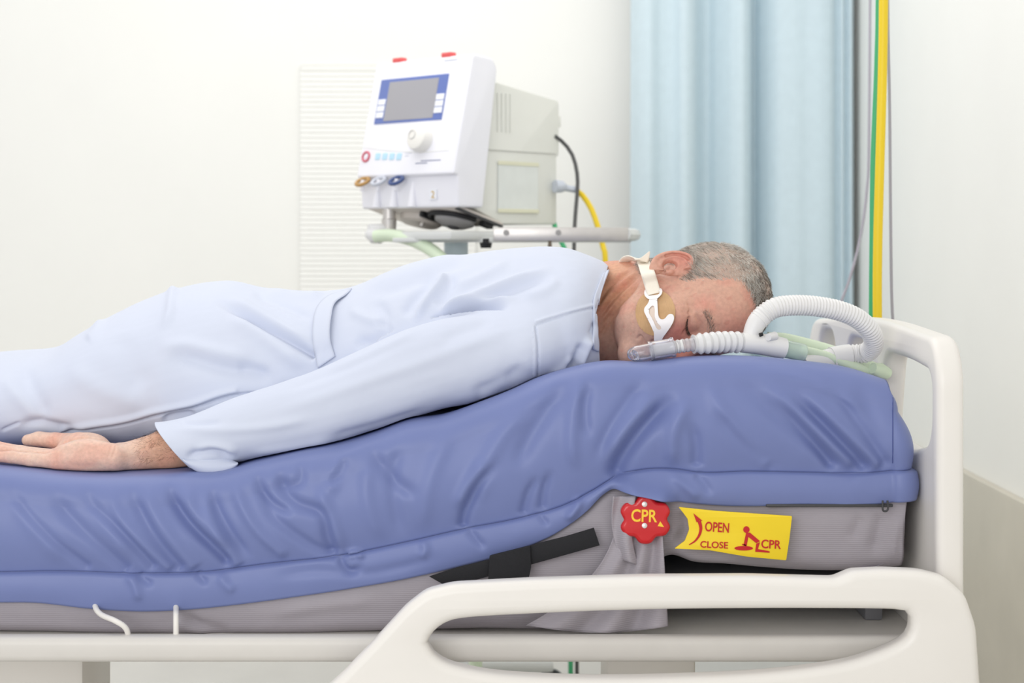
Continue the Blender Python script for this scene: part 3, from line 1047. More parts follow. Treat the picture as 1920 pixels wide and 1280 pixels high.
lo, hi, h = (-0.105, -0.125, -0.20), (0.118, 0.135, 0.165), 0.0018
X, Y, Z = grid(lo, hi, h)
A = np.abs(X)
f = sd_ell(X, Y, Z, (0, -0.008, 0.048), (0.078, 0.093, 0.097))
f = smin(f, sd_ell(X, Y, Z, (0, 0.030, 0.052), (0.066, 0.064, 0.078)), 0.03)
f = smin(f, sd_ell(X, Y, Z, (0, 0.034, -0.030), (0.060, 0.058, 0.075)), 0.03)
f = smin(f, sd_ell(X, Y, Z, (0, 0.040, -0.082), (0.050, 0.046, 0.036)), 0.025)
f = smin(f, sd_cap(A, Y, Z, (0.056, -0.005, -0.045), (0.040, 0.035, -0.088), 0.017, 0.015), 0.025)      # jaw
f = smin(f, sd_ell(X, Y, Z, (0, 0.080, -0.106), (0.022, 0.016, 0.017)), 0.02)                            # chin
f = smin(f, sd_ell(A, Y, Z, (0.046, 0.058, -0.018), (0.024, 0.026, 0.018)), 0.02)                        # cheekbone
f = smin(f, sd_ell(A, Y, Z, (0.036, 0.066, -0.050), (0.026, 0.024, 0.030)), 0.025)                       # cheek
f = smin(f, sd_cap(A, Y, Z, (0.010, 0.090, 0.026), (0.046, 0.070, 0.024), 0.009, 0.008), 0.016)          # brow
f = smax(f, -sd_ell(A, Y, Z, (0.034, 0.098, 0.004), (0.020, 0.017, 0.013)), 0.014)                       # eye socket
f = smin(f, sd_ell(A, Y, Z, (0.033, 0.0705, 0.003), (0.0165, 0.0150, 0.0125)), 0.006)                     # closed lid over the eyeball
f = smin(f, sd_cap(X, Y, Z, (0, 0.090, 0.014), (0, 0.114, -0.036), 0.008, 0.0105), 0.014)                # nose
f = smin(f, sd_ell(A, Y, Z, (0.013, 0.102, -0.039), (0.0085, 0.011, 0.008)), 0.008)
f = smin(f, sd_cap(A, Y, Z, (0.0, 0.093, -0.062), (0.020, 0.086, -0.066), 0.0065, 0.004), 0.007)         # upper lip
f = smin(f, sd_cap(A, Y, Z, (0.0, 0.091, -0.074), (0.017, 0.086, -0.073), 0.0075, 0.004), 0.007)         # lower lip
f = smax(f, -sd_cap(A, Y, Z, (0.0, 0.100, -0.068), (0.028, 0.085, -0.0705), 0.0022, 0.0022), 0.004)      # mouth line
# lash line and folds around the eye
f = smax(f, -(sd_cap(A, Y, Z, (0.019, 0.0865, -0.0045), (0.034, 0.0872, -0.0072), 0.0022)), 0.003)
f = smax(f, -(sd_cap(A, Y, Z, (0.034, 0.0872, -0.0072), (0.050, 0.0775, -0.0035), 0.0020)), 0.003)
f = smax(f, -(sd_cap(A, Y, Z, (0.030, 0.0890, 0.0135), (0.050, 0.0765, 0.0095), 0.0012)), 0.004)
f = smax(f, -(sd_cap(A, Y, Z, (0.030, 0.0880, -0.0165), (0.050, 0.0745, -0.0130), 0.0010)), 0.004)
# crow's feet, forehead lines, naso-labial fold
for k_, dz in enumerate((0.006, 0.0, -0.007)):
    f = smax(f, -(sd_cap(A, Y, Z, (0.055, 0.073, 0.001 + dz * 0.4), (0.066, 0.055, 0.003 + dz * 1.8), 0.0010)), 0.003)
f = smax(f, -(sd_cap(A, Y, Z, (0.018, 0.100, -0.040), (0.030, 0.090, -0.064), 0.0018)), 0.006)
# ear
ec = np.array((0.0775, -0.002, -0.006))
eb = np.array((0.40, -0.90, 0.16)); eb /= np.linalg.norm(eb)
eu = np.array((0.06, -0.20, 0.97)); eu -= eb * eu.dot(eb); eu /= np.linalg.norm(eu)
en = np.cross(eb, eu); en = en if en[0] > 0 else -en
ec2 = ec + eb * 0.013
def ear(sgn):
    x = X * sgn
    a = (x - ec2[0]) * eb[0] + (Y - ec2[1]) * eb[1] + (Z - ec2[2]) * eb[2]
    b = (x - ec2[0]) * eu[0] + (Y - ec2[1]) * eu[1] + (Z - ec2[2]) * eu[2]
    c = (x - ec2[0]) * en[0] + (Y - ec2[1]) * en[1] + (Z - ec2[2]) * en[2]
    e = sd_ell(a, b, c, (0, 0, 0), (0.020, 0.032, 0.0048))
    rr = np.sqrt((a / 0.0180) ** 2 + (b / 0.0300) ** 2)
    ring = np.sqrt(((rr - 1) * 0.022) ** 2 + (c - 0.0055) ** 2) - 0.0040
    ring = np.where(a < -0.012, 0.02, ring)
    e = smin(e, ring, 0.004)
    ah = np.sqrt(((np.sqrt((a / 0.0115) ** 2 + ((b - 0.002) / 0.021) ** 2) - 1) * 0.014) ** 2 + (c - 0.0050) ** 2) - 0.0026
    ah = np.where(a < -0.003, 0.02, ah)
    e = smin(e, ah, 0.003)
    e = smin(e, sd_ell(a, b, c, (-0.0145, -0.007, 0.006), (0.0045, 0.007, 0.0045)), 0.005)     # tragus
    e = smin(e, sd_ell(a, b, c, (-0.006, -0.029, 0.001), (0.009, 0.009, 0.0048)), 0.006)       # lobe
    conch = sd_ell(a, b, c, (-0.0030, -0.005, 0.0050), (0.0085, 0.0120, 0.0120))
    fossa = np.sqrt(((np.sqrt((a / 0.0145) ** 2 + ((b - 0.001) / 0.0255) ** 2) - 1) * 0.018) ** 2 + (c - 0.0060) ** 2) - 0.0024
    fossa = np.where((a < 0.002) | (b < -0.012), 0.02, fossa)
    return e, np.minimum(conch, fossa)
for sg_ in (1, -1):
    e_, cv_ = ear(sg_)
    f = smax(smin(f, e_, 0.007), -cv_, 0.0025)
# neck towards the collar (points given in the room, turned into head coordinates)
NB0, NB1 = hl(P(1205, 572, 2.79)), hl(P(1080, 592, 2.84))
f = smin(f, sd_cap(X, Y, Z, NB0, NB1, 0.066, 0.078), 0.030)
NC0, NC1 = hl(P(1215, 545, 2.80)), hl(P(1085, 560, 2.86))
f = smin(f, sd_cap(X, Y, Z, NC0, NC1, 0.048, 0.060), 0.030)
f = smin(f, sd_cap(X, Y, Z, hl(P(1085, 655, 2.80)), hl(P(1150, 650, 2.80)), 0.060, 0.050), 0.030)
hv, hf = surface_nets(f, lo, h)
hv = lap_smooth(hv, hf, 1, 0.35)
del X, Y, Z, A, f
HMn = np.array(HM)
hw = hv @ HMn[:3, :3].T + HMn[:3, 3]
# skin folds of the neck and cheek, drawn in the side view on the camera side
me_h = mesh_from_np('head', hw, hf)
nh = vnormals(me_h)
qh = to_px(hw)
NF = [([(1122, 600), (1145, 565), (1180, 530), (1205, 508)], -0.0032, 3.4), ([(1128, 612), (1152, 580), (1185, 545), (1200, 530)], -0.0030, 3.4),
      ([(1118, 575), (1140, 540), (1170, 515), (1190, 503)], -0.0030, 3.4), ([(1126, 632), (1140, 605), (1165, 575)], -0.0025, 3.4),
      ([(1118, 588), (1143, 552), (1175, 523), (1198, 506)], 0.0022, 3.6), ([(1125, 606), (1150, 573), (1182, 538)], 0.0020, 3.6),
      ([(1262, 568), (1275, 580), (1290, 590)], -0.0012, 2.2), ([(1265, 560), (1285, 570), (1300, 575)], -0.0008, 2.2),
      ([(1192, 640), (1200, 630), (1206, 640), (1206, 650)], -0.0025, 3.0),
      ([(1236, 516), (1246, 508), (1258, 500)], -0.0015, 2.5),
      ([(1385, 545), (1400, 560), (1412, 578)], -0.0010, 3.0), ([(1408, 555), (1418, 570), (1405, 580)], 0.0014, 4.0),
      ([(1316, 588), (1340, 600), (1352, 612)], 0.0010, 5.0)]
hw = hw + nh * (1.45 * strokes(qh, NF) * (nh[:, 1] < 0.2))[:, None]

# hairline seen from the side (mirrored to the lower side)
mir = hv.copy(); mir[:, 0] = np.abs(mir[:, 0])
qm = to_px(mir @ HMn[:3, :3].T + HMn[:3, 3]) + rng.normal(0, 2.2, (len(hv), 2))
HL = [(1258, 497), (1264, 516), (1272, 523), (1290, 527), (1306, 522), (1325, 521), (1345, 525), (1362, 522), (1384, 524), (1400, 532), (1412, 550), (1419, 572), (1428, 600), (1436, 630), (1442, 655),
      (1560, 660), (1560, 380), (1290, 380), (1270, 440)]
def inside(q, poly):
    c = np.zeros(len(q), bool)
    n = len(poly)
    for i in range(n):
        (x1, y1), (x2, y2) = poly[i], poly[(i + 1) % n]
        cond = ((y1 > q[:, 1]) != (y2 > q[:, 1]))
        xi = (x2 - x1) * (q[:, 1] - y1) / ((y2 - y1) if abs(y2 - y1) > 1e-9 else 1e-9) + x1
        c ^= cond & (q[:, 0] < xi)
    return c
s_, f_, u_ = hv[:, 0], hv[:, 1], hv[:, 2]
earm = np.abs((hv - 0) [:, 0]) > 0.079
hairm = (inside(qm, HL) & (u_ > -0.012)) | ((f_ < -0.03) & (u_ > -0.055))
dear = np.sqrt((np.abs(s_) - ec2[0]) ** 2 + (f_ - ec2[1]) ** 2 + ((u_ - ec2[2]) * 0.75) ** 2)
hairm &= ~((dear < 0.026) & (np.abs(s_) > 0.066))
hairm &= ~((f_ > -0.045) & (u_ < 0.0))
# skin tint
def blob(c, r, two=True):
    a = np.abs(s_) if two else s_
    return np.exp(-(((a - c[0]) / r[0]) ** 2 + ((f_ - c[1]) / r[1]) ** 2 + ((u_ - c[2]) / r[2]) ** 2))
base_c = np.array([lin(210), lin(166), lin(146)])
red_c = np.array([lin(210), lin(132), lin(118)])
tan_c = np.array([lin(214), lin(158), lin(124)])
stub_c = np.array([lin(206), lin(166), lin(148)])
lip_c = np.array([lin(186), lin(112), lin(102)])
tint = np.tile(base_c, (len(hv), 1))
def mixc(w, c):
    global tint
    w = np.clip(w, 0, 1)[:, None]
    tint = tint * (1 - w) + c * w
mixc(0.95 * blob((0.0, 0.11, -0.03), (0.022, 0.03, 0.03)), red_c)
mixc(0.9 * blob((0.036, 0.08, -0.026), (0.024, 0.03, 0.024)), red_c)
mixc(0.40 * blob((0.0, 0.09, 0.06), (0.06, 0.04, 0.035)), red_c)
mixc(0.65 * blob((0.09, -0.012, 0.01), (0.018, 0.03, 0.035)), red_c)
mixc(0.8 * sstep(-0.045, -0.09, u_) * sstep(0.03, -0.03, f_), tan_c)
mixc(0.55 * sstep(-0.05, -0.075, u_) * sstep(0.0, 0.03, f_), stub_c)
mixc(0.9 * blob((0.008, 0.098, -0.068), (0.016, 0.012, 0.010)), lip_c)
mixc(0.38 * fnoise(hv * 120, 11), red_c)
mixc(0.30 * sstep(0.55, 0.95, fnoise(hv * 420, 12)), red_c * 0.8)
hair_under = np.array([lin(170), lin(156), lin(144)])
mixc(hairm * 0.75, hair_under)

# ---- forearm and hand
hp = lambda a, b, d: tuple(P(a, b, d))
lo2 = (-1.02, 0.035, ZC - 0.42); hi2 = (-0.45, 0.235, ZC - 0.27); h2 = 0.0019
X, Y, Z = grid(lo2, hi2, h2)
g = sd_cap(X, Y, Z, hp(470, 808, 2.63), hp(325, 842, 2.62), 0.036, 0.0355)
g = smin(g, sd_cap(X, Y, Z, hp(325, 842, 2.62), hp(232, 858, 2.605), 0.0345, 0.0235), 0.015)
g = smin(g, sd_cap(X, Y, Z, hp(300, 848, 2.64), hp(232, 855, 2.632), 0.030, 0.0225), 0.015)
g = smin(g, sd_cap(X, Y, Z, hp(212, 858, 2.585), hp(112, 862, 2.580), 0.0225, 0.0185), 0.014)     # hypothenar
g = smin(g, sd_cap(X, Y, Z, hp(215, 858, 2.615), hp(105, 861, 2.612), 0.0200, 0.0165), 0.014)
g = smin(g, sd_cap(X, Y, Z, hp(215, 856, 2.645), hp(100, 859, 2.642), 0.0195, 0.0160), 0.014)
g = smin(g, sd_ell(X, Y, Z, hp(158, 838, 2.655), (0.044, 0.022, 0.0255)), 0.012)                   # thenar
g = smin(g, sd_ell(X, Y, Z, hp(160, 852, 2.582), (0.048, 0.019, 0.0260)), 0.012)
def finger(pts, rr, k=0.006):
    global g
    e = None
    for (a, b), (ra, rb) in zip(zip(pts[:-1], pts[1:]), zip(rr[:-1], rr[1:])):
        s = sd_cap(X, Y, Z, hp(*a), hp(*b), ra, rb)
        e = s if e is None else smin(e, s, 0.004)
    g = smin(g, e, k)
finger([(112, 866, 2.578), (58, 862, 2.572), (22, 857, 2.572), (-8, 856, 2.574)], [0.0135, 0.0112, 0.0100, 0.0088])      # little finger
finger([(108, 858, 2.602), (46, 852, 2.600), (2, 845, 2.600), (-34, 846, 2.602)], [0.0130, 0.0112, 0.0102, 0.0090])       # ring
finger([(106, 857, 2.626), (40, 848, 2.626), (-8, 838, 2.626), (-50, 838, 2.628)], [0.0130, 0.0112, 0.0102, 0.0090])      # middle
finger([(106, 858, 2.650), (44, 850, 2.652), (0, 840, 2.654), (-32, 838, 2.655)], [0.0130, 0.0112, 0.0102, 0.0090])       # index
finger([(146, 830, 2.668), (104, 826, 2.682), (72, 823, 2.686), (52, 825, 2.684)], [0.0165, 0.0135, 0.0125, 0.0100], 0.010) # thumb
# creases: wrist, palm, finger joints
zm = mtop(X, Y)
g = smax(g, (zm + 0.0005 - Z), 0.004)                      # flattened where it rests on the mattress
av, af = surface_nets(g, lo2, h2)
av = lap_smooth(av, af, 2, 0.4)
del X, Y, Z, g
_me = mesh_from_np('arm', av, af); _n = vnormals(_me).astype(float)
HF = [([(211, 830), (207, 845), (202, 860)], -0.0022, 2.2), ([(218, 832), (214, 848), (208, 862)], -0.0016, 2.0), ([(107, 846), (104, 860), (108, 875)], -0.0014, 2.5), ([(60, 852), (58, 862), (60, 872)], -0.0012, 2.0),
      ([(196, 822), (165, 812), (130, 818), (104, 834)], -0.0020, 3.0), ([(165, 822), (140, 824), (110, 836)], -0.0016, 2.4), ([(190, 838), (150, 832), (112, 842)], 0.0016, 5), ([(75, 815), (74, 828)], -0.0010, 2.5), ([(98, 818), (97, 830)], -0.0010, 2.5),
      ([(120, 868), (160, 874), (200, 872)], -0.0012, 6), ([(240, 850), (280, 842), (320, 836)], 0.0014, 8), ([(240, 862), (290, 858)], -0.0010, 6), ([(24, 848), (23, 862)], -0.0010, 2.0)]
av = av + _n * (strokes(to_px(av), HF) * (_n[:, 1] < 0.3))[:, None]
ta = np.tile(np.array([lin(226), lin(195), lin(178)]), (len(av), 1))
qa = to_px(av)
wtan = sstep(225, 300, qa[:, 0])[:, None] * 0.75
ta = ta * (1 - wtan) + tan_c * 0.92 * wtan
wr = (np.clip(0.45 * fnoise(av * 70, 21), 0, 0.4) + 0.22 * np.exp(-((qa[:, 0] - 105) / 14) ** 2) + 0.2 * sstep(30, 0, qa[:, 0]))[:, None]
ta = ta * (1 - wr) + np.array([lin(222), lin(150), lin(130)]) * wr

# ---- trunk and upper arm under the gown (coarse, hidden by the cloth)
lo3 = (-1.05, 0.04, ZC - 0.42); hi3 = (0.16, 0.70, ZC + 0.02); h3 = 0.010
X, Y, Z = grid(lo3, hi3, h3)
def pt(a, b, d): return tuple(P(a, b, d))
b_ = sd_cap(X, Y, Z, pt(1010, 575, 2.84), pt(640, 660, 2.86), 0.10, 0.092)
b_ = smin(b_, sd_cap(X, Y, Z, pt(1010, 590, 2.74), pt(1010, 590, 2.94), 0.075, 0.075), 0.06)
b_ = smin(b_, sd_cap(X, Y, Z, pt(1080, 592, 2.84), pt(1000, 590, 2.84), 0.06, 0.08), 0.05)
b_ = smin(b_, sd_cap(X, Y, Z, pt(420, 665, 2.84), pt(420, 665, 2.96), 0.105, 0.105), 0.06)
b_ = smin(b_, sd_cap(X, Y, Z, pt(400, 690, 2.85), pt(40, 765, 2.84), 0.085, 0.06), 0.04)
b_ = smin(b_, sd_cap(X, Y, Z, pt(400, 690, 2.98), pt(40, 765, 3.0), 0.085, 0.06), 0.04)
b_ = smin(b_, sd_cap(X, Y, Z, pt(990, 645, 2.66), pt(700, 740, 2.62), 0.05, 0.042), 0.03)
b_ = smin(b_, sd_cap(X, Y, Z, pt(700, 740, 2.62), pt(460, 810, 2.63), 0.042, 0.036), 0.03)
bv, bf = surface_nets(b_, lo3, h3)
del X, Y, Z, b_
tb = np.tile(base_c, (len(bv), 1))
allv = np.concatenate([hw, av, bv]); allf = np.concatenate([hf, af + len(hw), bf + len(hw) + len(av)])
allt = np.concatenate([tint, ta, tb])
me_b = mesh_from_np('body', allv, allf)
set_color(me_b, 'tint', np.clip(allt, 0.002, 1))
body = obj_me('body', me_b, SKIN, person)
head_bvh = BVHTree.FromPolygons([tuple(v) for v in hw], [tuple(int(i) for i in q_) for q_ in hf])

# ---- hair: short strands rooted on the scalp
def strands(name, roots, normals, dirs, lens, cols, width, lift, parent, nseg=3, curl=0.0):
    n = len(roots)
    r = np.random.default_rng(5)
    Vs, Fs, Cs = [], [], []
    cam_p = np.array([0, -CAM_D, ZC])
    up = lift[:, None] * normals + dirs
    up /= np.linalg.norm(up, axis=1)[:, None]
    prev = roots - normals * 0.001
    pts = [prev]
    for k in range(nseg):
        dd = up + (dirs - up) * (0.55 * (k / nseg)) + r.normal(0, curl, (n, 3))
        dd /= np.linalg.norm(dd, axis=1)[:, None]
        prev = prev + dd * (lens / nseg)[:, None]
        pts.append(prev)
    side = np.cross(up, roots - cam_p); side /= np.linalg.norm(side, axis=1)[:, None] + 1e-9
    allp = []
    for k, p in enumerate(pts):
        w = width * (1 - 0.75 * k / nseg)
        nrm = np.cross(side, up)
        allp += [p + side * w, p - side * w * 0.5 + nrm * w * 0.8, p - side * w * 0.5 - nrm * w * 0.8]
    A = np.stack(allp, 1)                       # n x 3(nseg+1) x 3
    m = A.shape[1]
    fq = []
    for k in range(nseg):
        for j in range(3):
            fq.append((3 * k + j, 3 * k + (j + 1) % 3, 3 * k + 3 + (j + 1) % 3, 3 * k + 3 + j))
    fq = np.array(fq)
    Fq = (fq[None] + (np.arange(n) * m)[:, None, None]).reshape(-1, 4)
    me = mesh_from_np(name, A.reshape(-1, 3), Fq)
    set_color(me, 'tint', np.repeat(cols, m, 0))
    return obj_me(name, me, HAIRM, parent)

nh = vnormals(me_b)[:len(hw)].astype(float)
def hdir(v):            # head direction -> room
    w = np.asarray(v, float) @ (HMn[:3, :3].T / HS)
    return w
ids = np.nonzero(hairm)[0]
NH = 42000
pick = rng.choice(ids, NH)
roots = hw[pick] + rng.normal(0, 0.0009, (NH, 3))
nrm = nh[pick]
su, sf, ss = hv[pick, 2], hv[pick, 1], np.abs(hv[pick, 0])
# combing: away from the crown, backwards on the sides, forwards at the fringe
dl = np.stack([0.25 * np.sign(hv[pick, 0]) * (ss > 0.02), np.where(su > 0.085, 0.55, -0.65 + 0 * sf), np.where(su > 0.085, 0.15, -0.55)], 1) + rng.normal(0, 0.16, (NH, 3))
dw = hdir(dl)
dw -= nrm * (dw * nrm).sum(1)[:, None]
dw /= np.linalg.norm(dw, axis=1)[:, None] + 1e-9
edge = np.clip(0.55 + 0.45 * fnoise(hv[pick] * 90, 4), 0.2, 1)
ln = rng.uniform(0.013, 0.024, NH) * edge
white = np.array([lin(240), lin(236), lin(228)]); grey = np.array([lin(186), lin(178), lin(168)]); dark = np.array([lin(96), lin(84), lin(74)])
pq = to_px(roots)
wdark = np.clip(0.10 + 0.50 * sstep(1400, 1440, pq[:, 0]) + 0.40 * sstep(508, 522, pq[:, 1]) * (pq[:, 0] < 1345) + 0.12 * (pq[:, 0] < 1300), 0, 0.75)
u1 = rng.uniform(size=NH)
cols = np.where((u1 < wdark)[:, None], dark, np.where((u1 < wdark + 0.30)[:, None], grey, white))
cols = cols * rng.uniform(0.8, 1.1, (NH, 1))
hair = strands('hair', roots, nrm, dw, ln, np.clip(cols, 0, 1), 0.00024, rng.uniform(0.2, 0.45, NH), person)
tag(hair, 'short grey hair, darker at the temples and fringe')
# eyebrows and lashes, one of each per side
for sd_ in (1, -1):
    bm_ = (np.abs(s_ * sd_ - 0.032) < 0.021) & (np.abs(u_ - (0.0235 + 0.004 * np.sin((s_ * sd_ - 0.012) / 0.042 * 3.1))) < 0.0048) & (f_ > 0.055)
    ids = np.nonzero(bm_)[0]; NB = 300
    pick = rng.choice(ids, NB)
    db = hdir(np.stack([np.full(NB, sd_ * 0.9), np.full(NB, -0.3), np.full(NB, 0.25)], 1) + rng.normal(0, 0.25, (NB, 3)))
    db -= nh[pick] * (db * nh[pick]).sum(1)[:, None]; db /= np.linalg.norm(db, axis=1)[:, None]
    cb = np.where((rng.uniform(size=NB) < 0.6)[:, None], dark * 1.3, grey)
    tag(strands('eyebrow', hw[pick], nh[pick], db, rng.uniform(0.006, 0.012, NB), cb, 0.00022, rng.uniform(0.15, 0.45, NB), person), 'dark grey eyebrow', None, None, 'stuff')
    t_ = rng.uniform(0, 1, 170)
    lp = np.stack([sd_ * (0.021 + 0.028 * t_), 0.0880 - 0.009 * t_ ** 2, -0.0050 - 0.0032 * np.sin(t_ * 3.1)], 1)
    lw = lp @ HMn[:3, :3].T + HMn[:3, 3]
    ld_ = hdir(np.stack([np.full(170, sd_ * 0.25), np.full(170, 0.65), np.full(170, -0.75)], 1) + rng.normal(0, 0.15, (170, 3)))
    tag(strands('eyelash', lw, ld_, ld_, np.full(170, 0.006), np.tile(dark * 0.5, (170, 1)), 0.00026, np.full(170, 0.0), person), None, None, None, 'stuff')
# forearm hair
na = vnormals(me_b)[len(hw):len(hw) + len(av)].astype(float)
ids = np.nonzero((qa[:, 0] > 236) & (qa[:, 0] < 345) & (na[:, 2] > -0.35))[0]
wgt = sstep(232, 285, qa[ids, 0]) + 0.05; wgt /= wgt.sum()
NA = 620
pick = rng.choice(ids, NA, p=wgt)
da = np.stack([np.full(NA, -0.75), np.full(NA, -0.2), np.full(NA, -0.2)], 1) + rng.normal(0, 0.5, (NA, 3))
da -= na[pick] * (da * na[pick]).sum(1)[:, None]; da /= np.linalg.norm(da, axis=1)[:, None]
tag(strands('arm_hair', av[pick], na[pick], da, rng.uniform(0.008, 0.017, NA), np.tile(np.array([lin(70), lin(50), lin(38)]), (NA, 1)), 0.00016, rng.uniform(0.1, 0.6, NA), person, 4, 0.12), 'dark hair on the forearm')

# ------------------------------------------------------------------ gown
DT = 2.88
def TX(px): return (px - 960) / FPX * DT
_t = np.array([  # px, top py, centre y, half width, power
    (-330, 700, 0.44, 0.23, 2.4), (-150, 672, 0.44, 0.23, 2.4), (0, 659, 0.44, 0.235, 2.4), (60, 655, 0.44, 0.24, 2.4), (110, 644, 0.44, 0.24, 2.3), (160, 613, 0.44, 0.245, 2.3), (210, 586, 0.435, 0.25, 2.3),
    (260, 563, 0.43, 0.25, 2.3), (310, 545, 0.43, 0.25, 2.2), (350, 535, 0.42, 0.25, 2.2), (385, 529, 0.42, 0.25, 2.2), (430, 527, 0.41, 0.245, 2.2), (480, 537, 0.40, 0.235, 2.2), (540, 543, 0.39, 0.22, 2.2),
    (600, 545, 0.38, 0.21, 2.2), (650, 540, 0.38, 0.21, 2.2), (690, 527, 0.38, 0.215, 2.2), (740, 506, 0.37, 0.22, 2.2), (820, 486, 0.365, 0.225, 2.2), (900, 473, 0.36, 0.235, 2.2), (980, 464, 0.355, 0.245, 2.2),
    (1020, 462, 0.35, 0.25, 2.3), (1060, 465, 0.345, 0.245, 2.4), (1090, 474, 0.345, 0.225, 2.5), (1115, 484, 0.345, 0.195, 2.5), (1140, 500, 0.345, 0.165, 2.5), (1165, 540, 0.345, 0.135, 2.4)])
tX = TX(_t[:, 0])
ft_top = interp(tX, ZC - (_t[:, 1] - HORIZON) / FPX * (2.5 + _t[:, 2]))
ft_y, ft_w, ft_p = interp(tX, _t[:, 2]), interp(tX, _t[:, 3]), interp(tX, _t[:, 4])
DA = 2.60
def AX(px): return (px - 960) / FPX * DA
_a = np.array([  # px, top py, bottom py, centre y, half depth
    (270, 792, 905, 0.105, 0.056), (310, 790, 898, 0.105, 0.056), (345, 783, 893, 0.105, 0.055), (400, 762, 887, 0.105, 0.054), (440, 745, 872, 0.105, 0.054), (520, 719, 858, 0.105, 0.055), (600, 689, 843, 0.105, 0.056),
    (680, 654, 818, 0.105, 0.058), (760, 617, 793, 0.11, 0.062), (830, 597, 768, 0.115, 0.066), (900, 588, 754, 0.125, 0.072), (950, 588, 736, 0.135, 0.076), (1000, 597, 708, 0.15, 0.078), (1035, 612, 690, 0.17, 0.06), (1060, 630, 675, 0.19, 0.03)])
aX = AX(_a[:, 0])
fa_t = interp(aX, ZC - (_a[:, 1] - HORIZON) / FPX * (2.5 + _a[:, 3])); fa_b = interp(aX, ZC - (_a[:, 2] - HORIZON) / FPX * (2.5 + _a[:, 3] - 0.02))
fa_y, fa_r = interp(aX, _a[:, 3]), interp(aX, _a[:, 4])
hG = 0.0042
loG = (TX(-190), 0.02, ZC - 0.44); hiG = (TX(1150), 0.72, ZC + 0.02)
xs = np.arange(loG[0], hiG[0] + hG, hG)
X, Y, Z = grid(loG, hiG, hG)
xs = X[:, 0, 0].astype(float)
def col(a): return np.asarray(a, np.float32)[:, None, None]
zt2 = ft_top(xs); yc2 = ft_y(xs); w2 = ft_w(xs); p2 = ft_p(xs)
zb2 = mtop(xs, 0.3) - 0.012
cz = zb2 + (zt2 - zb2) * 0.42
up_ = col(zt2 - cz); dn_ = col(cz - zb2)
zr = Z - col(cz)
zz = np.where(zr > 0, zr / up_, -zr / dn_)
yy = np.abs(Y - col(yc2)) / col(w2)
pw = col(p2)
rho = (yy ** pw + np.abs(zz) ** pw) ** (1 / pw)
T = (rho - 1) * np.minimum(col(w2), (up_ + dn_) / 2) * 0.85
czA = (fa_t(xs) + fa_b(xs)) / 2; rzA = (fa_t(xs) - fa_b(xs)) / 2
rA = np.sqrt(((Y - col(fa_y(xs))) / col(fa_r(xs))) ** 2 + ((Z - col(czA)) / col(rzA)) ** 2)
Sl = (rA - 1) * np.minimum(col(fa_r(xs)), col(rzA)) * 0.9
Sl = np.where(X > AX(1058), 1.0, Sl)
Sl = np.maximum(Sl, (AX(272) - X))
kk_ = col(0.006 + 0.040 * sstep(AX(860), AX(1000), xs))
G = smin(T, Sl, kk_)
gv, gf = surface_nets(G, loG, hG)
del X, Y, Z, G, T, Sl, rA, rho
gv = lap_smooth(gv, gf, 3, 0.5)
gv, gf = subdivide_quads(gv, gf)
gv = lap_smooth(gv, gf, 2, 0.5)
me_g = mesh_from_np('gown', gv, gf)
ng_ = vnormals(me_g).astype(float)
qg2 = to_px(gv)
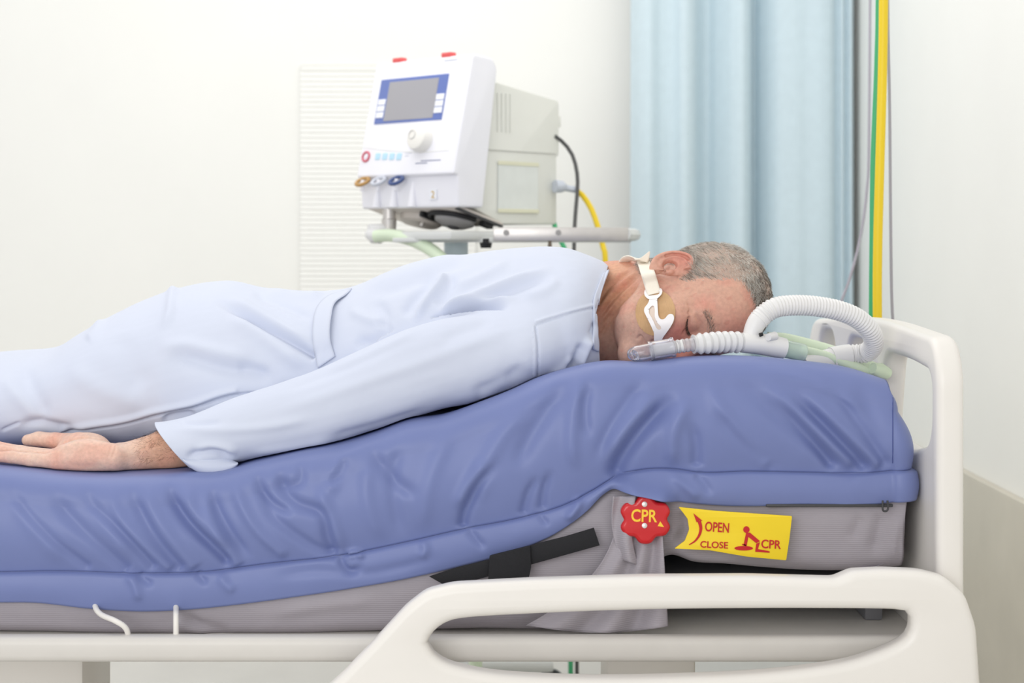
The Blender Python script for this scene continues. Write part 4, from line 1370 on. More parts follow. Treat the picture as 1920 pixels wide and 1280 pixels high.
# which side of the sleeve crease a point belongs to
arm_top = interp([_a[i, 0] for i in range(len(_a))], [_a[i, 1] for i in range(len(_a))])
onarm = (gv[:, 1] < fa_y(gv[:, 0]) + 0.055) & (qg2[:, 1] > arm_top(qg2[:, 0]) - 6) & (qg2[:, 0] < 1000)
FT = [  # trunk folds
    ([(395, 558), (440, 580), (500, 612), (550, 640), (594, 668)], -0.010, 8, 'g', (0.35, 0.03)),
    ([(420, 556), (480, 588), (540, 622), (590, 645)], 0.005, 12),
    ([(420, 590), (480, 625), (540, 665), (580, 690)], 0.006, 14),
    ([(326, 535), (321, 565), (318, 590), (308, 606), (292, 614)], 0.0045, 9, 'g', (0.1, 0.4)),
    ([(470, 545), (500, 560), (560, 585), (592, 600)], -0.004, 9),
    ([(500, 545), (560, 555), (610, 552)], 0.004, 7),
    ([(310, 680), (345, 668), (400, 685), (470, 700), (530, 712)], -0.006, 16),
    ([(440, 690), (470, 688), (510, 705)], -0.004, 10),
    ([(290, 655), (350, 650), (420, 665), (480, 675)], 0.005, 15),
    ([(190, 590), (178, 622), (160, 640)], 0.003, 9),
    ([(40, 680), (60, 730), (90, 790)], -0.004, 16), ([(0, 700), (30, 740), (80, 790)], 0.003, 14),
    ([(120, 690), (190, 730), (290, 765)], 0.003, 20), ([(230, 620), (240, 680), (280, 730)], -0.003, 24),
    # back
    ([(835, 504), (828, 528), (800, 565), (775, 605)], 0.007, 7, 'g', (0.2, 0.3)), ([(850, 510), (842, 538), (815, 575)], -0.004, 10),
    ([(820, 505), (800, 535), (770, 570), (755, 600)], -0.005, 11),
    ([(1045, 499), (1000, 515), (930, 540), (865, 566), (815, 598)], 0.007, 8, 'g', (0.3, 0.15)),
    ([(1040, 512), (980, 535), (910, 560), (850, 588)], -0.005, 10),
    ([(960, 490), (900, 520), (850, 540)], 0.004, 9), ([(900, 484), (840, 500), (770, 530), (690, 560)], -0.004, 10), ([(880, 480), (820, 492), (740, 520), (680, 550)], 0.004, 10),
    ([(1045, 515), (1030, 540), (980, 560)], 0.003, 10),
    ([(960, 574), (910, 574), (860, 584), (806, 606)], -0.012, 8, 'g', (0.3, 0.1)),
    ([(975, 560), (915, 562), (860, 570), (820, 590)], 0.006, 7),
    ([(700, 560), (720, 590), (715, 620)], -0.004, 12), ([(650, 580), (700, 600), (730, 590)], 0.003, 10), ([(740, 610), (700, 640), (660, 640)], -0.005, 12),
    # yoke and sleeve seams
    ([(1003, 609), (1030, 600), (1070, 588), (1117, 576)], -0.0022, 1.8, 'g', (0.02, 0.02)), ([(1003, 604), (1030, 595), (1070, 583), (1117, 571)], 0.0018, 3.0, 'g', (0.02, 0.02)),
    ([(1004, 610), (1009, 640), (1010, 670), (1008, 708)], -0.0026, 1.8, 'g', (0.02, 0.02)), ([(998, 612), (1002, 640), (1003, 670), (1001, 708)], 0.0016, 3.0, 'g', (0.02, 0.02)),
    ([(1108, 630), (1098, 655), (1085, 690)], 0.006, 7), ([(1092, 640), (1084, 668), (1060, 700)], -0.005, 8), ([(1075, 665), (1055, 690), (1030, 705)], 0.003, 7), ([(1118, 600), (1108, 630)], -0.003, 6),
    # overlap edge of the skirt
    ([(0, 808), (40, 790)], -0.003, 3),
    ([(110, 815), (165, 806), (230, 796), (290, 780), (360, 765), (410, 748), (450, 739), (520, 736)], -0.0050, 2.4, 'g', (0.03, 0.03)),
    ([(110, 807), (165, 798), (230, 788), (290, 772), (360, 757), (410, 740), (450, 731)], 0.0035, 6.0, 'g', (0.03, 0.03)),
    ([(30, 800), (70, 790), (110, 800), (160, 812)], -0.005, 9), ([(300, 790), (330, 780), (370, 775)], -0.006, 8),
]
FA = [  # sleeve folds
    ([(1000, 605), (900, 640), (760, 690), (600, 745), (480, 785)], 0.003, 12), ([(990, 680), (955, 708), (920, 725), (880, 738)], -0.004, 13), ([(960, 708), (930, 728), (895, 748)], 0.003, 11),
    ([(310, 803), (400, 806), (500, 800), (600, 780)], 0.003, 9), ([(345, 862), (370, 850), (400, 846), (440, 858)], -0.008, 8), ([(360, 848), (400, 838), (450, 848)], 0.005, 8),
    ([(330, 790), (360, 795), (420, 790)], -0.003, 5), ([(760, 640), (640, 690), (520, 735)], -0.003, 10), ([(800, 612), (700, 660), (600, 700)], 0.003, 7),
    ([(820, 760), (700, 800), (600, 825)], -0.003, 9), ([(640, 820), (560, 838), (460, 850)], 0.003, 8), ([(930, 600), (870, 620), (820, 640)], -0.003, 12),
]
FT = [(s[0], s[1] * (1.35 if s[2] > 4 else 1.0)) + tuple(s[2:]) for s in FT]
dispg = 1.25 * np.where(onarm, strokes(qg2, FA), strokes(qg2, FT)) * (ng_[:, 1] < 0.35)
dispg += 0.0010 * fnoise(gv * np.array([22, 40, 40]), 31) + 0.0006 * fnoise(gv * np.array([60, 90, 90]), 32)
gv2 = gv + ng_ * dispg[:, None]
gv2[:, 2] = np.maximum(gv2[:, 2], mtop(gv2[:, 0], np.clip(gv2[:, 1], 0.0, 0.9)) + 0.0035)
set_coords(me_g, gv2)
bm = bmesh.new(); bm.from_mesh(me_g)
def cut(p_a, p_b, p_c, keep_dir, region):
    """trim the cloth with the plane through three points, only on the faces chosen by region"""
    n = (Vector(p_b) - Vector(p_a)).cross(Vector(p_c) - Vector(p_a)).normalized()
    if n.dot(Vector(keep_dir)) > 0: n = -n
    fs_ = [f_ for f_ in bm.faces if region(f_.calc_center_median())]
    geom = list({v for f_ in fs_ for v in f_.verts}) + list({e for f_ in fs_ for e in f_.edges}) + fs_
    bmesh.ops.bisect_plane(bm, geom=geom, dist=1e-5, plane_co=Vector(p_a), plane_no=n, clear_outer=True)
# cuff
cut(P(299, 798, 2.62), P(366, 886, 2.58), P(322, 815, 2.66), (1, 0, 0), lambda c: c.x < AX(420) and c.y < 0.172)
# neckline
cut(P(1139, 503, 2.85), P(1119, 580, 2.66), P(1139, 503, 3.0), (-1, 0, 0), lambda c: c.x > TX(1085) and c.z > P(0, 585, 2.66).z)
cut(P(1119, 580, 2.66), P(1124, 670, 2.62), P(1124, 600, 3.1), (-1, 0, 0), lambda c: c.x > TX(1085) and c.z <= P(0, 585, 2.66).z + 0.0001)
# far left end (outside the picture)
bm.to_mesh(me_g); bm.free()
gown = obj_me('gown', me_g, GOWN, person)
tag(gown, 'long-sleeved pale blue cotton patient gown')
md = gown.modifiers.new('thickness', 'SOLIDIFY'); md.thickness = 0.0026; md.offset = -1.0
gb = coords(me_g)
gfaces = [tuple(p.vertices) for p in me_g.polygons]
gown_bvh = BVHTree.FromPolygons([tuple(v) for v in gb], gfaces)

def drape(bvh, px, py, off, default=None):
    """point of a surface on the sight line of a pixel, lifted towards the viewer"""
    o = Vector((0, -CAM_D, ZC)); r = (P(px, py, 1.0) - o).normalized()
    hit = bvh.ray_cast(o, r)
    if hit[0] is None: return default
    return hit[0] - r * off
def band(name, rows, material, parent, thick, off=0.004, bvh=None, lift=None):
    """cloth band laid over a surface; rows = list of (left px, right px) pairs"""
    L = catmull([(a[0], a[1], 0) for a, b in rows], 40); Rr = catmull([(b[0], b[1], 0) for a, b in rows], 40)
    nv = 7; V = []
    lastd = None
    for i in range(40):
        for j in range(nv):
            t = j / (nv - 1); q_ = L[i] * (1 - t) + Rr[i] * t
            p = drape(bvh, q_[0], q_[1], off + (lift(i / 39, t) if lift else 0))
            if p is None:
                p = P(q_[0], q_[1], lastd)
            lastd = p.y + CAM_D
            V.append(p)
    v = np.array([list(p) for p in V]).reshape(40, nv, 3)
    for _ in range(3):
        v[1:-1] = 0.5 * v[1:-1] + 0.25 * (v[:-2] + v[2:])
    f_ = [(i * nv + j, (i + 1) * nv + j, (i + 1) * nv + j + 1, i * nv + j + 1) for i in range(39) for j in range(nv - 1)]
    o = obj_me(name, mesh_from_np(name, v.reshape(-1, 3), np.array(f_)), material, parent)
    md = o.modifiers.new('thickness', 'SOLIDIFY'); md.thickness = thick; md.offset = 0
    return o
tag(band('waist_tie', [((640, 546), (660, 541)), ((612, 556), (648, 552)), ((592, 580), (628, 566)), ((586, 615), (621, 590)), ((588, 650), (618, 630)), ((596, 690), (628, 668))], GOWN, gown, 0.0022, 0.004, gown_bvh,
     lambda s, t: 0.016 * t * math.sin(min(s * 1.15, 1) * math.pi) ** 0.7), 'sewn waist tie standing off the gown')
tag(band('collar', [((1131, 512), (1142, 506)), ((1120, 540), (1131, 536)), ((1113, 562), (1124, 566)), ((1113, 590), (1125, 590)), ((1112, 622), (1124, 622)), ((1112, 655), (1124, 660))], GOWN, gown, 0.003, 0.003, gown_bvh), 'folded neckline')

def cufffold(u, v):
    a = (342 + 104 * u, 860 - 14 * math.sin(u * 3.14) + 8 * u); b = (342 + 104 * u + 12 * math.sin(u * 3.14), 860 + 8 * u + 30 * math.sin(math.pi * u ** 0.9) ** 0.8)
    px = a[0] * (1 - v) + b[0] * v; py = a[1] * (1 - v) + b[1] * v
    d = 2.566 - 0.016 * math.sin(v * 2.4) + 0.012 * u
    return tuple(P(px, py, d))
tag(sheet('cuff_fold', cufffold, 26, 16, 0.002, GOWN, gown), 'drooping underside of the sleeve cuff')
# ------------------------------------------------------------------ tube holder on the cheek
PAD = mat('hydrocolloid_pad', rgb(206, 166, 122), 0.35, noise=0.12, nscale=35, wave=(220, 0.5, 'X'), trans=0.0, spec=0.4)
WPL = mat('white_soft_plastic', rgb(244, 240, 240), 0.3)
STRW = mat('cream_strap', rgb(246, 238, 224), 0.7, noise=0.02, nscale=60, bump=0.15, bscale=1200)
CLEAR = mat('clear_plastic', rgb(250, 250, 255), 0.06, trans=0.92, ior=1.35)
MILKY = mat('milky_plastic', rgb(246, 246, 246), 0.25, trans=0.25, ior=1.4)
HOSE = mat('white_hose', rgb(240, 239, 238), 0.35, trans=0.1, ior=1.4)
GREEN = mat('green_hose', rgb(236, 251, 224), 0.25, trans=0.2, ior=1.35)

def depth_fit(pts):
    """smooth (quadratic) model of the face depth over a pixel region"""
    A_, b = [], []
    for px, py in pts:
        p = drape(head_bvh, px, py, 0.0)
        if p is None: continue
        d = p.y + CAM_D
        if d > 2.80: continue
        x, y = (px - 1225) / 50, (py - 590) / 50
        A_.append((1, x, y, x * x, x * y, y * y)); b.append(d)
    c = np.linalg.lstsq(np.array(A_), np.array(b), rcond=None)[0]
    def f(px, py):
        x, y = (px - 1225) / 50, (py - 590) / 50
        return float(c @ np.array((1, x, y, x * x, x * y, y * y)))
    return f
cheek_d = depth_fit([(1190 + i * 8, 545 + j * 8) for i in range(10) for j in range(11)])

def wrap_plate(name, loops, thick, off, material, parent, grid_step=4.0, bevel=0.0):
    """plate drawn in the side view, bent over the cheek"""
    me = plate_mesh([[(x, -y) for x, y in lp] for lp in loops], thick, bevel, 2)
    bm = bmesh.new(); bm.from_mesh(me)
    xs_ = [v.co.x for v in bm.verts]; ys_ = [v.co.y for v in bm.verts]
    for a0, a1, ax in ((min(xs_), max(xs_), 0), (min(ys_), max(ys_), 1)):
        t = a0 + grid_step
        while t < a1:
            co = Vector((t, 0, 0)) if ax == 0 else Vector((0, t, 0)); no = Vector((1, 0, 0)) if ax == 0 else Vector((0, 1, 0))
            bmesh.ops.bisect_plane(bm, geom=list(bm.verts) + list(bm.edges) + list(bm.faces), plane_co=co, plane_no=no)
            t += grid_step
    for v in bm.verts:
        px, py, z = v.co.x, -v.co.y, v.co.z
        v.co = P(px, py, cheek_d(px, py) - off - z)
    bm.to_mesh(me); bm.free()
    o = obj_me(name, me, material, parent, True, 40)
    return o

holder = thing('tube_holder', P(1228, 590, cheek_d(1228, 590)), 'cream strap and white clip with round tan pad on the cheek', 'tube holder')
pad = disc_px((1229, 586), 37.5, 43.5, 40)
tag(wrap_plate('cheek_pad', [pad], 0.0026, 0.0040, PAD, holder, 5.0, 0.0008), 'round translucent tan skin pad')
Z5 = lambda pts: [(1160 + a / 7.53, 520 + b / 7.53) for a, b in pts]
clip = Z5([(430, 300), (425, 345), (400, 385), (362, 425), (356, 480), (400, 570), (455, 680), (498, 780), (498, 910), (612, 895), (615, 865), (660, 800), (722, 715), (770, 630), (785, 575), (775, 525), (725, 508), (685, 535),
           (660, 575), (620, 595), (580, 580), (560, 540), (550, 430), (545, 330), (545, 295)])
slot = Z5([(470, 395), (500, 400), (510, 450), (508, 560), (545, 640), (595, 690), (600, 730), (560, 740), (530, 710), (480, 590), (425, 500), (430, 440)])
cl = wrap_plate('clip', [round_loop(clip, 3, 3), round_loop(slot, 2.5, 3)], 0.004, 0.0085, WPL, holder, 5.0, 0.0010)
tag(cl, 'white forked plastic clip')
wrap_plate('clip_web', [round_loop([(x, y) for x, y in slot], 1.5, 2)], 0.0012, 0.0075, mat('clip_web', rgb(222, 205, 192), 0.4), cl, 6.0)
lo_ = Z5([(360, 200), (375, 165), (420, 175), (560, 150), (600, 150), (620, 190), (605, 240), (565, 280), (545, 300), (430, 310), (390, 285), (362, 245)])
li_ = Z5([(408, 215), (425, 205), (560, 185), (578, 195), (575, 225), (555, 240), (425, 258), (410, 245)])
wrap_plate('buckle', [round_loop(lo_, 3, 3), round_loop(li_, 1.5, 3)], 0.005, 0.009, WPL, holder, 5.0, 0.0012)
# strap over the jaw and round the neck
def strap_band(name, left, right, ds, material, thick=0.0018):
    n = 36; nv = 6
    L = catmull([(a[0], a[1], d) for a, d in zip(left, ds)], n); R_ = catmull([(a[0], a[1], d) for a, d in zip(right, ds)], n)
    V = []
    for i in range(n):
        for j in range(nv):
            t = j / (nv - 1); q_ = L[i] * (1 - t) + R_[i] * t
            V.append(P(q_[0], q_[1], q_[2]))
    f_ = [(i * nv + j, (i + 1) * nv + j, (i + 1) * nv + j + 1, i * nv + j + 1) for i in range(n - 1) for j in range(nv - 1)]
    o = obj_me(name, mesh_from_np(name, np.array([list(p) for p in V]), np.array(f_)), material, holder)
    md = o.modifiers.new('thickness', 'SOLIDIFY'); md.thickness = thick; md.offset = 0
    return o
def sd(px, py, off=0.004, alt=2.75):
    p = drape(head_bvh, px, py, off)
    return alt if p is None else p.y + CAM_D
left = [(1214, 554), (1208, 535), (1201, 512), (1195, 493), (1191, 485)]
right = [(1239, 548), (1233, 527), (1227, 508), (1219, 492), (1214, 484)]
dd_ = [min(sd(a[0] * (1 - t) + b[0] * t, a[1] * (1 - t) + b[1] * t, 0.004) for t in (0, 0.25, 0.5, 0.75, 1)) - 0.003 for a, b in zip(left, right)]
dd_[0] = min(dd_[0], cheek_d(1226, 548) - 0.009)
dd_ = [min(dd_[i:]) if i < 3 else dd_[i] for i in range(5)]
tag(strap_band('strap', left, right, dd_, STRW), 'cream fabric strap')
strap_band('neck_strap', [(1191, 487), (1186, 482), (1176, 479), (1166, 483), (1160, 492), (1158, 503)], [(1216, 486), (1207, 492), (1193, 490), (1184, 489), (1178, 494), (1176, 505)],
           [dd_[-1] - 0.001, dd_[-1] + 0.006, dd_[-1] + 0.02, dd_[-1] + 0.035, dd_[-1] + 0.05, dd_[-1] + 0.06], STRW)
strap_band('strap_end', [(1196, 486), (1203, 482), (1212, 475), (1217, 471)], [(1214, 492), (1216, 488), (1218, 480), (1219, 472)], [dd_[-1] - 0.003, dd_[-1] - 0.006, dd_[-1] - 0.008, dd_[-1] - 0.010], STRW)

# ------------------------------------------------------------------ breathing circuit
circ = thing('breathing_circuit', P(1300, 668, 2.60), 'white corrugated breathing hose looping from the clear mouthpiece over the mattress', 'breathing tube')
def hollow(name, pts, ro, ri, material, parent, n=None, seg=28):
    """open pipe with a wall"""
    if n: pts = catmull(pts, n)
    pts = np.array([list(p) for p in pts])
    ro = np.full(len(pts), ro) if np.isscalar(ro) else np.array(ro); ri = np.full(len(pts), ri) if np.isscalar(ri) else np.array(ri)
    vo, fo_ = tube_geo(pts, ro, seg, False); vi, fi = tube_geo(pts, ri, seg, False)
    k_ = len(vo); m_ = len(pts)
    F_ = list(fo_) + [tuple(i + k_ for i in f_[::-1]) for f_ in fi]
    for c in range(seg):
        c2 = (c + 1) % seg
        F_.append((c2, c, k_ + c, k_ + c2))
        a, b = (m_ - 1) * seg + c, (m_ - 1) * seg + c2
        F_.append((a, b, k_ + b, k_ + a))
    return obj(name, list(vo) + list(vi), F_, material, parent, True, 50)
pxm = 2.55 / FPX
def pp(l): return [P(*q_) for q_ in l]
e1 = pp([(1186, 668, 2.560), (1190, 664, 2.555), (1205, 661, 2.552), (1225, 657, 2.552)])
r1 = np.interp(np.linspace(0, 1, 24), [0, 0.12, 0.3, 1], [9 * pxm, 14 * pxm, 15.5 * pxm, 15.5 * pxm])
tag(hollow('elbow', e1, r1, r1 - 0.0022, CLEAR, circ, 24), 'clear plastic elbow')
mb = MB(); mb.tube(pp([(1184, 672, 2.562), (1188, 668, 2.558), (1192, 666, 2.556)]), [0.004, 0.008, 0.010], 18); mb.build('elbow_cap', CLEAR, circ)
r2 = np.interp(np.linspace(0, 1, 20), [0, 0.06, 0.12, 0.85, 0.9, 1.0], [19.5 * pxm, 20 * pxm, 18 * pxm, 17.5 * pxm, 19 * pxm, 19 * pxm])
tag(hollow('connector', pp([(1217, 659, 2.552), (1264, 650.5, 2.553)]), r2, r2 - 0.0025, CLEAR, circ, 20), 'clear ribbed connector')
hollow('inner_sleeve', pp([(1220, 658.5, 2.552), (1280, 648, 2.554)]), 11.5 * pxm, 10 * pxm, MILKY, circ, 8)
tube('port', pp([(1257, 640, 2.552), (1258, 634, 2.552)]), 2.6 * pxm, CLEAR, circ, 12)
c2, rr2 = corrugated(pp([(1262, 651, 2.553), (1280, 648, 2.556), (1304, 645, 2.560)]), 60, 12.5 * pxm, 0.8 * pxm, 5)
hollow('ribbed_sleeve', c2, rr2, rr2 - 0.0012, mat('clear_ribbed', rgb(250, 248, 250), 0.12, trans=0.7, ior=1.35), circ)
t_ = np.linspace(0, 1, 150)
c3 = catmull(pp([(1300, 645, 2.560), (1325, 643, 2.565), (1350, 641, 2.575), (1375, 641, 2.585), (1398, 643, 2.595)]), 150)
rr3 = pxm * (np.interp(t_, [0, 0.12, 1], [15, 17.5, 18.0]) + 3.8 * np.abs(((t_ * 8.5) % 1) - 0.5) * 2 * (t_ < 0.86) - 0.5)
tag(obj('bellows', *tube_geo(c3, rr3, 28, True), MILKY, circ, True, 25), 'white concertina bellows')
# y-piece
mb = MB()
mb.tube(catmull(pp([(1390, 642, 2.592), (1420, 644, 2.60), (1450, 649, 2.61), (1470, 653, 2.615)]), 20), np.interp(np.linspace(0, 1, 20), [0, 0.2, 0.7, 1], [19 * pxm, 20 * pxm, 21 * pxm, 20 * pxm]), 28)
mb.tube(catmull(pp([(1408, 640, 2.60), (1411, 622, 2.602), (1419, 604, 2.604), (1430, 592, 2.606)]), 20), np.interp(np.linspace(0, 1, 20), [0, 0.5, 0.8, 1], [16 * pxm, 18 * pxm, 19 * pxm, 19.5 * pxm]), 28)
mb.tube(pp([(1440, 632, 2.585), (1452, 630, 2.60)]), [7 * pxm, 9 * pxm], 18)
tag(mb.build('y_piece', HOSE, circ, True, 45), 'white y-shaped connector')
tag(tube('port_cap', pp([(1424, 628, 2.584), (1430, 626, 2.585)]), 3.6 * pxm, BLACK, circ, 12), 'small dark port opening')
hollow('side_limb', pp([(1462, 652, 2.615), (1482, 656, 2.62), (1506, 661, 2.628)]), 17 * pxm, 15 * pxm, mat('greenish_clear', rgb(232, 246, 236), 0.15, trans=0.6, ior=1.35), circ, 14)
# corrugated hose that loops over the head end
hp_ = pp([(1422, 600, 2.605), (1434, 588, 2.607), (1455, 576, 2.61), (1490, 572, 2.62), (1530, 574, 2.63), (1572, 582, 2.64), (1606, 596, 2.65), (1630, 618, 2.665), (1638, 642, 2.69), (1626, 660, 2.72), (1600, 664, 2.73),
          (1570, 668, 2.725), (1540, 675, 2.715), (1505, 684, 2.70)])
nC = 900
c4 = catmull(hp_, nC); t4 = np.linspace(0, 1, nC)
rr4 = (19.0 * pxm) + 1.15 * pxm * np.sin(2 * math.pi * 74 * t4) * (t4 < 0.80)
tag(obj('corrugated_hose', *tube_geo(c4, rr4, 26, True), HOSE, circ, True, 60), 'white corrugated hose')
tube('hose_cuff', [c4[700], c4[730], c4[775]], 21.5 * pxm, HOSE, circ, 24)
# green hose behind it
gh = thing('green_tubing', P(1560, 680, 2.78), 'translucent pale green tubing lying behind the white hose on the mattress', 'tubing')
tube('hose', pp([(1440, 636, 2.74), (1470, 638, 2.745), (1510, 647, 2.755), (1560, 661, 2.77), (1610, 680, 2.785), (1660, 702, 2.80)]), 15 * pxm, GREEN, gh, 20, 40)
tube('hose', pp([(1450, 650, 2.70), (1500, 656, 2.705), (1550, 668, 2.71), (1590, 682, 2.72), (1640, 698, 2.74)]), 10 * pxm, GREEN, gh, 20, 40)
mb = MB(); mb.tube(pp([(1636, 690, 2.72), (1650, 694, 2.73), (1664, 700, 2.74)]), [11 * pxm, 15 * pxm, 12 * pxm], 20); mb.build('connector', GREEN, gh)

# ------------------------------------------------------------------ hoses and cables hanging behind the headboard
YELH = mat('yellow_hose', rgb(240, 208, 40), 0.4)
GRNH = mat('green_gas_hose', rgb(70, 176, 120), 0.4)
GRYC = mat('grey_cable', rgb(172, 168, 178), 0.5)
def hang(name, pts, r, m, label, cat):
    o = tube(name, pp(pts), r, m, None, 14, 60)
    return tag(o, label, cat)
hang('gas_hose', [(1659, -700, 3.22), (1657, -60, 3.22), (1655, 120, 3.22), (1650, 300, 3.22), (1646, 450, 3.22), (1645, 560, 3.22), (1647, 660, 3.22), (1655, 760, 3.22), (1668, 900, 3.22), (1690, 1100, 3.22), (1705, 1535, 3.22)], 0.0095, YELH, 'yellow gas hose hanging behind the headboard', 'hose')
hang('gas_hose', [(1650, -700, 3.27), (1648, -60, 3.27), (1645, 120, 3.27), (1638, 300, 3.27), (1636, 450, 3.27), (1635, 560, 3.27), (1636, 660, 3.27), (1650, 760, 3.27), (1680, 1100, 3.27), (1690, 1525, 3.27)], 0.0065, GRNH, 'green gas hose half hidden behind the tall yellow hose', 'hose')
hang('cable', [(1664, -700, 3.30), (1664, -60, 3.30), (1668, 200, 3.30), (1670, 420, 3.30), (1672, 560, 3.30), (1676, 640, 3.30), (1673, 720, 3.30), (1672, 900, 3.30), (1680, 1100, 3.30), (1682, 1520, 3.30)], 0.0032, GRYC, 'thin grey cable hanging right of the yellow hose', 'cable')
hang('cable', [(1634, -600, 3.9), (1630, 200, 3.9), (1625, 360, 3.9), (1612, 450, 3.9), (1594, 520, 3.9), (1576, 570, 3.9), (1560, 640, 3.9), (1550, 900, 3.9), (1550, 1200, 3.9), (1550, 1362, 3.9)], 0.0034, GRYC, 'thin grey cable slanting in front of the curtain', 'cable')
# ------------------------------------------------------------------ ventilator
VW = mat('ventilator_white', rgb(240, 240, 246), 0.35, noise=0.005)
VG = mat('ventilator_grey', rgb(226, 227, 220), 0.5, noise=0.01)
VS = mat('ventilator_side', rgb(234, 236, 236), 0.4)
SCRB = mat('screen_blue', rgb(104, 122, 184), 0.35)
SCRG = mat('screen_grey', rgb(164, 163, 168), 0.15)
KEYW = mat('key_white', rgb(238, 240, 246), 0.4)
ALRM = mat('alarm_red', rgb(226, 96, 96), 0.3)
PSI = math.radians(42)
OV = P(848, 388, 3.9)
vr, vb = Vector((math.cos(PSI), -math.sin(PSI), 0)), Vector((math.sin(PSI), math.cos(PSI), 0))
MV = frame(OV, vr, vb)
W = 0.352
vent = thing('ventilator', MV @ Vector((-W / 2, 0.2, -0.045)), 'white ventilator with grey screen and round knob standing on the cart', 'ventilator')
def vx(pts): return pts
# bezel: side profile (y, z) extruded across the width
prof = round_loop([(0.004, 0.083), (0.075, 0.385), (0.150, 0.378), (0.165, 0.355), (0.112, 0.0), (0.022, 0.0), (0.018, 0.078)], [0.006, 0.012, 0.03, 0.02, 0.006, 0.008, 0.002], 5)
Mx = MV @ frame((-W / 2, 0, 0), (0, 1, 0), (0, 0, 1))
plate('front_housing', [prof], W, Mx, VW, vent, 0.006, 3)
# body
pb = round_loop([(0.205, -0.040), (0.10, -0.001), (0.10, 0.334), (0.430, 0.290), (0.430, 0.145), (0.420, 0.140), (0.420, -0.040)], [0.004, 0.003, 0.01, 0.012, 0.003, 0.003, 0.006], 4)
body_v = plate('body', [pb], W - 0.03, MV @ frame((-W / 2 - 0.005, 0, 0), (0, 1, 0), (0, 0, 1)), VG, vent, 0.004, 2)
sx = -0.0195
mb = MB(); mb.box((sx + 0.0005, 0.26, 0.148), (0.002, 0.31, 0.0022), MV)
mb.build('seam', mat('seam_grey', rgb(186, 186, 180), 0.6), body_v)
for i in range(4):
    mb = MB(); mb.box((sx + 0.001, 0.185 + i * 0.016, 0.245), (0.002, 0.0025, 0.10), MV, 0.0006, 1); mb.build('vent_slot', mat('slot_grey', rgb(218, 219, 212), 0.6), body_v)
mb = MB(); mb.box((sx + 0.002, 0.263, 0.055), (0.003, 0.155, 0.125), MV, 0.001, 1); doc = mb.build('document_pocket', mat('pocket_film', rgb(222, 226, 222), 0.12, noise=0.05, nscale=14, bump=0.5, bscale=25), body_v)
for z in (0.116, -0.006):
    mb = MB(); mb.box((sx + 0.004, 0.263, z), (0.002, 0.158, 0.010), MV, 0.0006, 1); mb.build('tape', mat('tape', rgb(222, 221, 196), 0.3), doc)
# face plane: x across, y up the sloping panel, z outwards
MF_ = MV @ frame((0, 0.004, 0.083), (1, 0, 0), (0, 0.071, 0.302))
def on_face(name, x0, x1, y0, y1, th, m, parent, r=0.002, z=0.0):
    lp = round_loop([(x0, y0), (x1, y0), (x1, y1), (x0, y1)], r, 3)
    return plate(name, [lp], th, MF_ @ Matrix.Translation((0, 0, z + th / 2)), m, parent, min(th * 0.3, 0.001), 1)
scr = on_face('screen_panel', -0.319, -0.072, 0.141, 0.262, 0.003, SCRB, vent, 0.002, -0.001)
on_face('display', -0.284, -0.104, 0.147, 0.253, 0.002, SCRG, scr, 0.001, 0.001)
for i in range(3):
    on_face('soft_key', -0.3155, -0.288, 0.157 + 0.0175 * i, 0.1725 + 0.0175 * i, 0.002, KEYW, scr, 0.001, 0.0015)
    on_face('soft_key', -0.103, -0.0745, 0.159 + 0.0175 * i, 0.1745 + 0.0175 * i, 0.002, KEYW, scr, 0.001, 0.0015)
# rotary knob
def on_pt(x, y, z): return MF_ @ Vector((x, y, z))
mb = MB(); mb.tube([on_pt(-0.128, 0.092, -0.002), on_pt(-0.128, 0.092, 0.020), on_pt(-0.128, 0.092, 0.026), on_pt(-0.128, 0.092, 0.028)], [0.036, 0.034, 0.031, 0.027], 40)
kn = mb.build('knob', mat('knob_cream', rgb(238, 236, 230), 0.35), vent)
c_ = [on_pt(-0.140 + 0.011 * math.cos(a), 0.098 + 0.011 * math.sin(a), 0.0285) for a in np.linspace(0, 2 * math.pi, 24)]
tube('finger_dimple', c_, 0.0016, mat('dimple_grey', rgb(206, 205, 202), 0.5), kn, 8)
# lower control strip: line, red ring, blue keys, print
mb = MB(); mb.tube([on_pt(-0.345, 0.080, 0.0), on_pt(-0.25, 0.068, 0.0), on_pt(-0.13, 0.058, 0.0), on_pt(-0.03, 0.060, 0.0)], 0.0009, 8); mb.build('panel_line', VG, vent)
c_ = [on_pt(-0.328 + 0.0125 * math.cos(a), 0.054 + 0.0125 * math.sin(a), 0.001) for a in np.linspace(0, 2 * math.pi, 32)]
tag(tube('power_ring', c_, 0.0028, mat('ring_red', rgb(206, 92, 112), 0.4), vent, 10), 'red ring around the power key')
on_face('power_key', -0.334, -0.322, 0.048, 0.060, 0.002, KEYW, vent, 0.005)
for i in range(4):
    on_face('function_key', -0.292 + i * 0.0265, -0.274 + i * 0.0265, 0.044 - 0.001 * i, 0.062 - 0.001 * i, 0.0015, mat('key_blue', rgb(186, 222, 240), 0.4), vent, 0.003)
for (x0, x1, y, hh) in ((-0.122, -0.052, 0.0345, 0.004), (-0.140, -0.098, 0.0285, 0.004)):
    on_face('print', x0, x1, y, y + hh * 0.6, 0.0006, mat('print_navy', rgb(120, 126, 158), 0.5), vent, 0.0005)
for (x0, x1, y) in ((-0.183, -0.160, 0.057), (-0.183, -0.168, 0.050)):
    on_face('print', x0, x1, y, y + 0.002, 0.0006, mat('print_pale', rgb(196, 200, 212), 0.5), vent, 0.0005)
on_face('print', -0.098, -0.052, 0.296, 0.300, 0.0006, mat('print_pale', rgb(196, 200, 212), 0.5), vent, 0.0005)
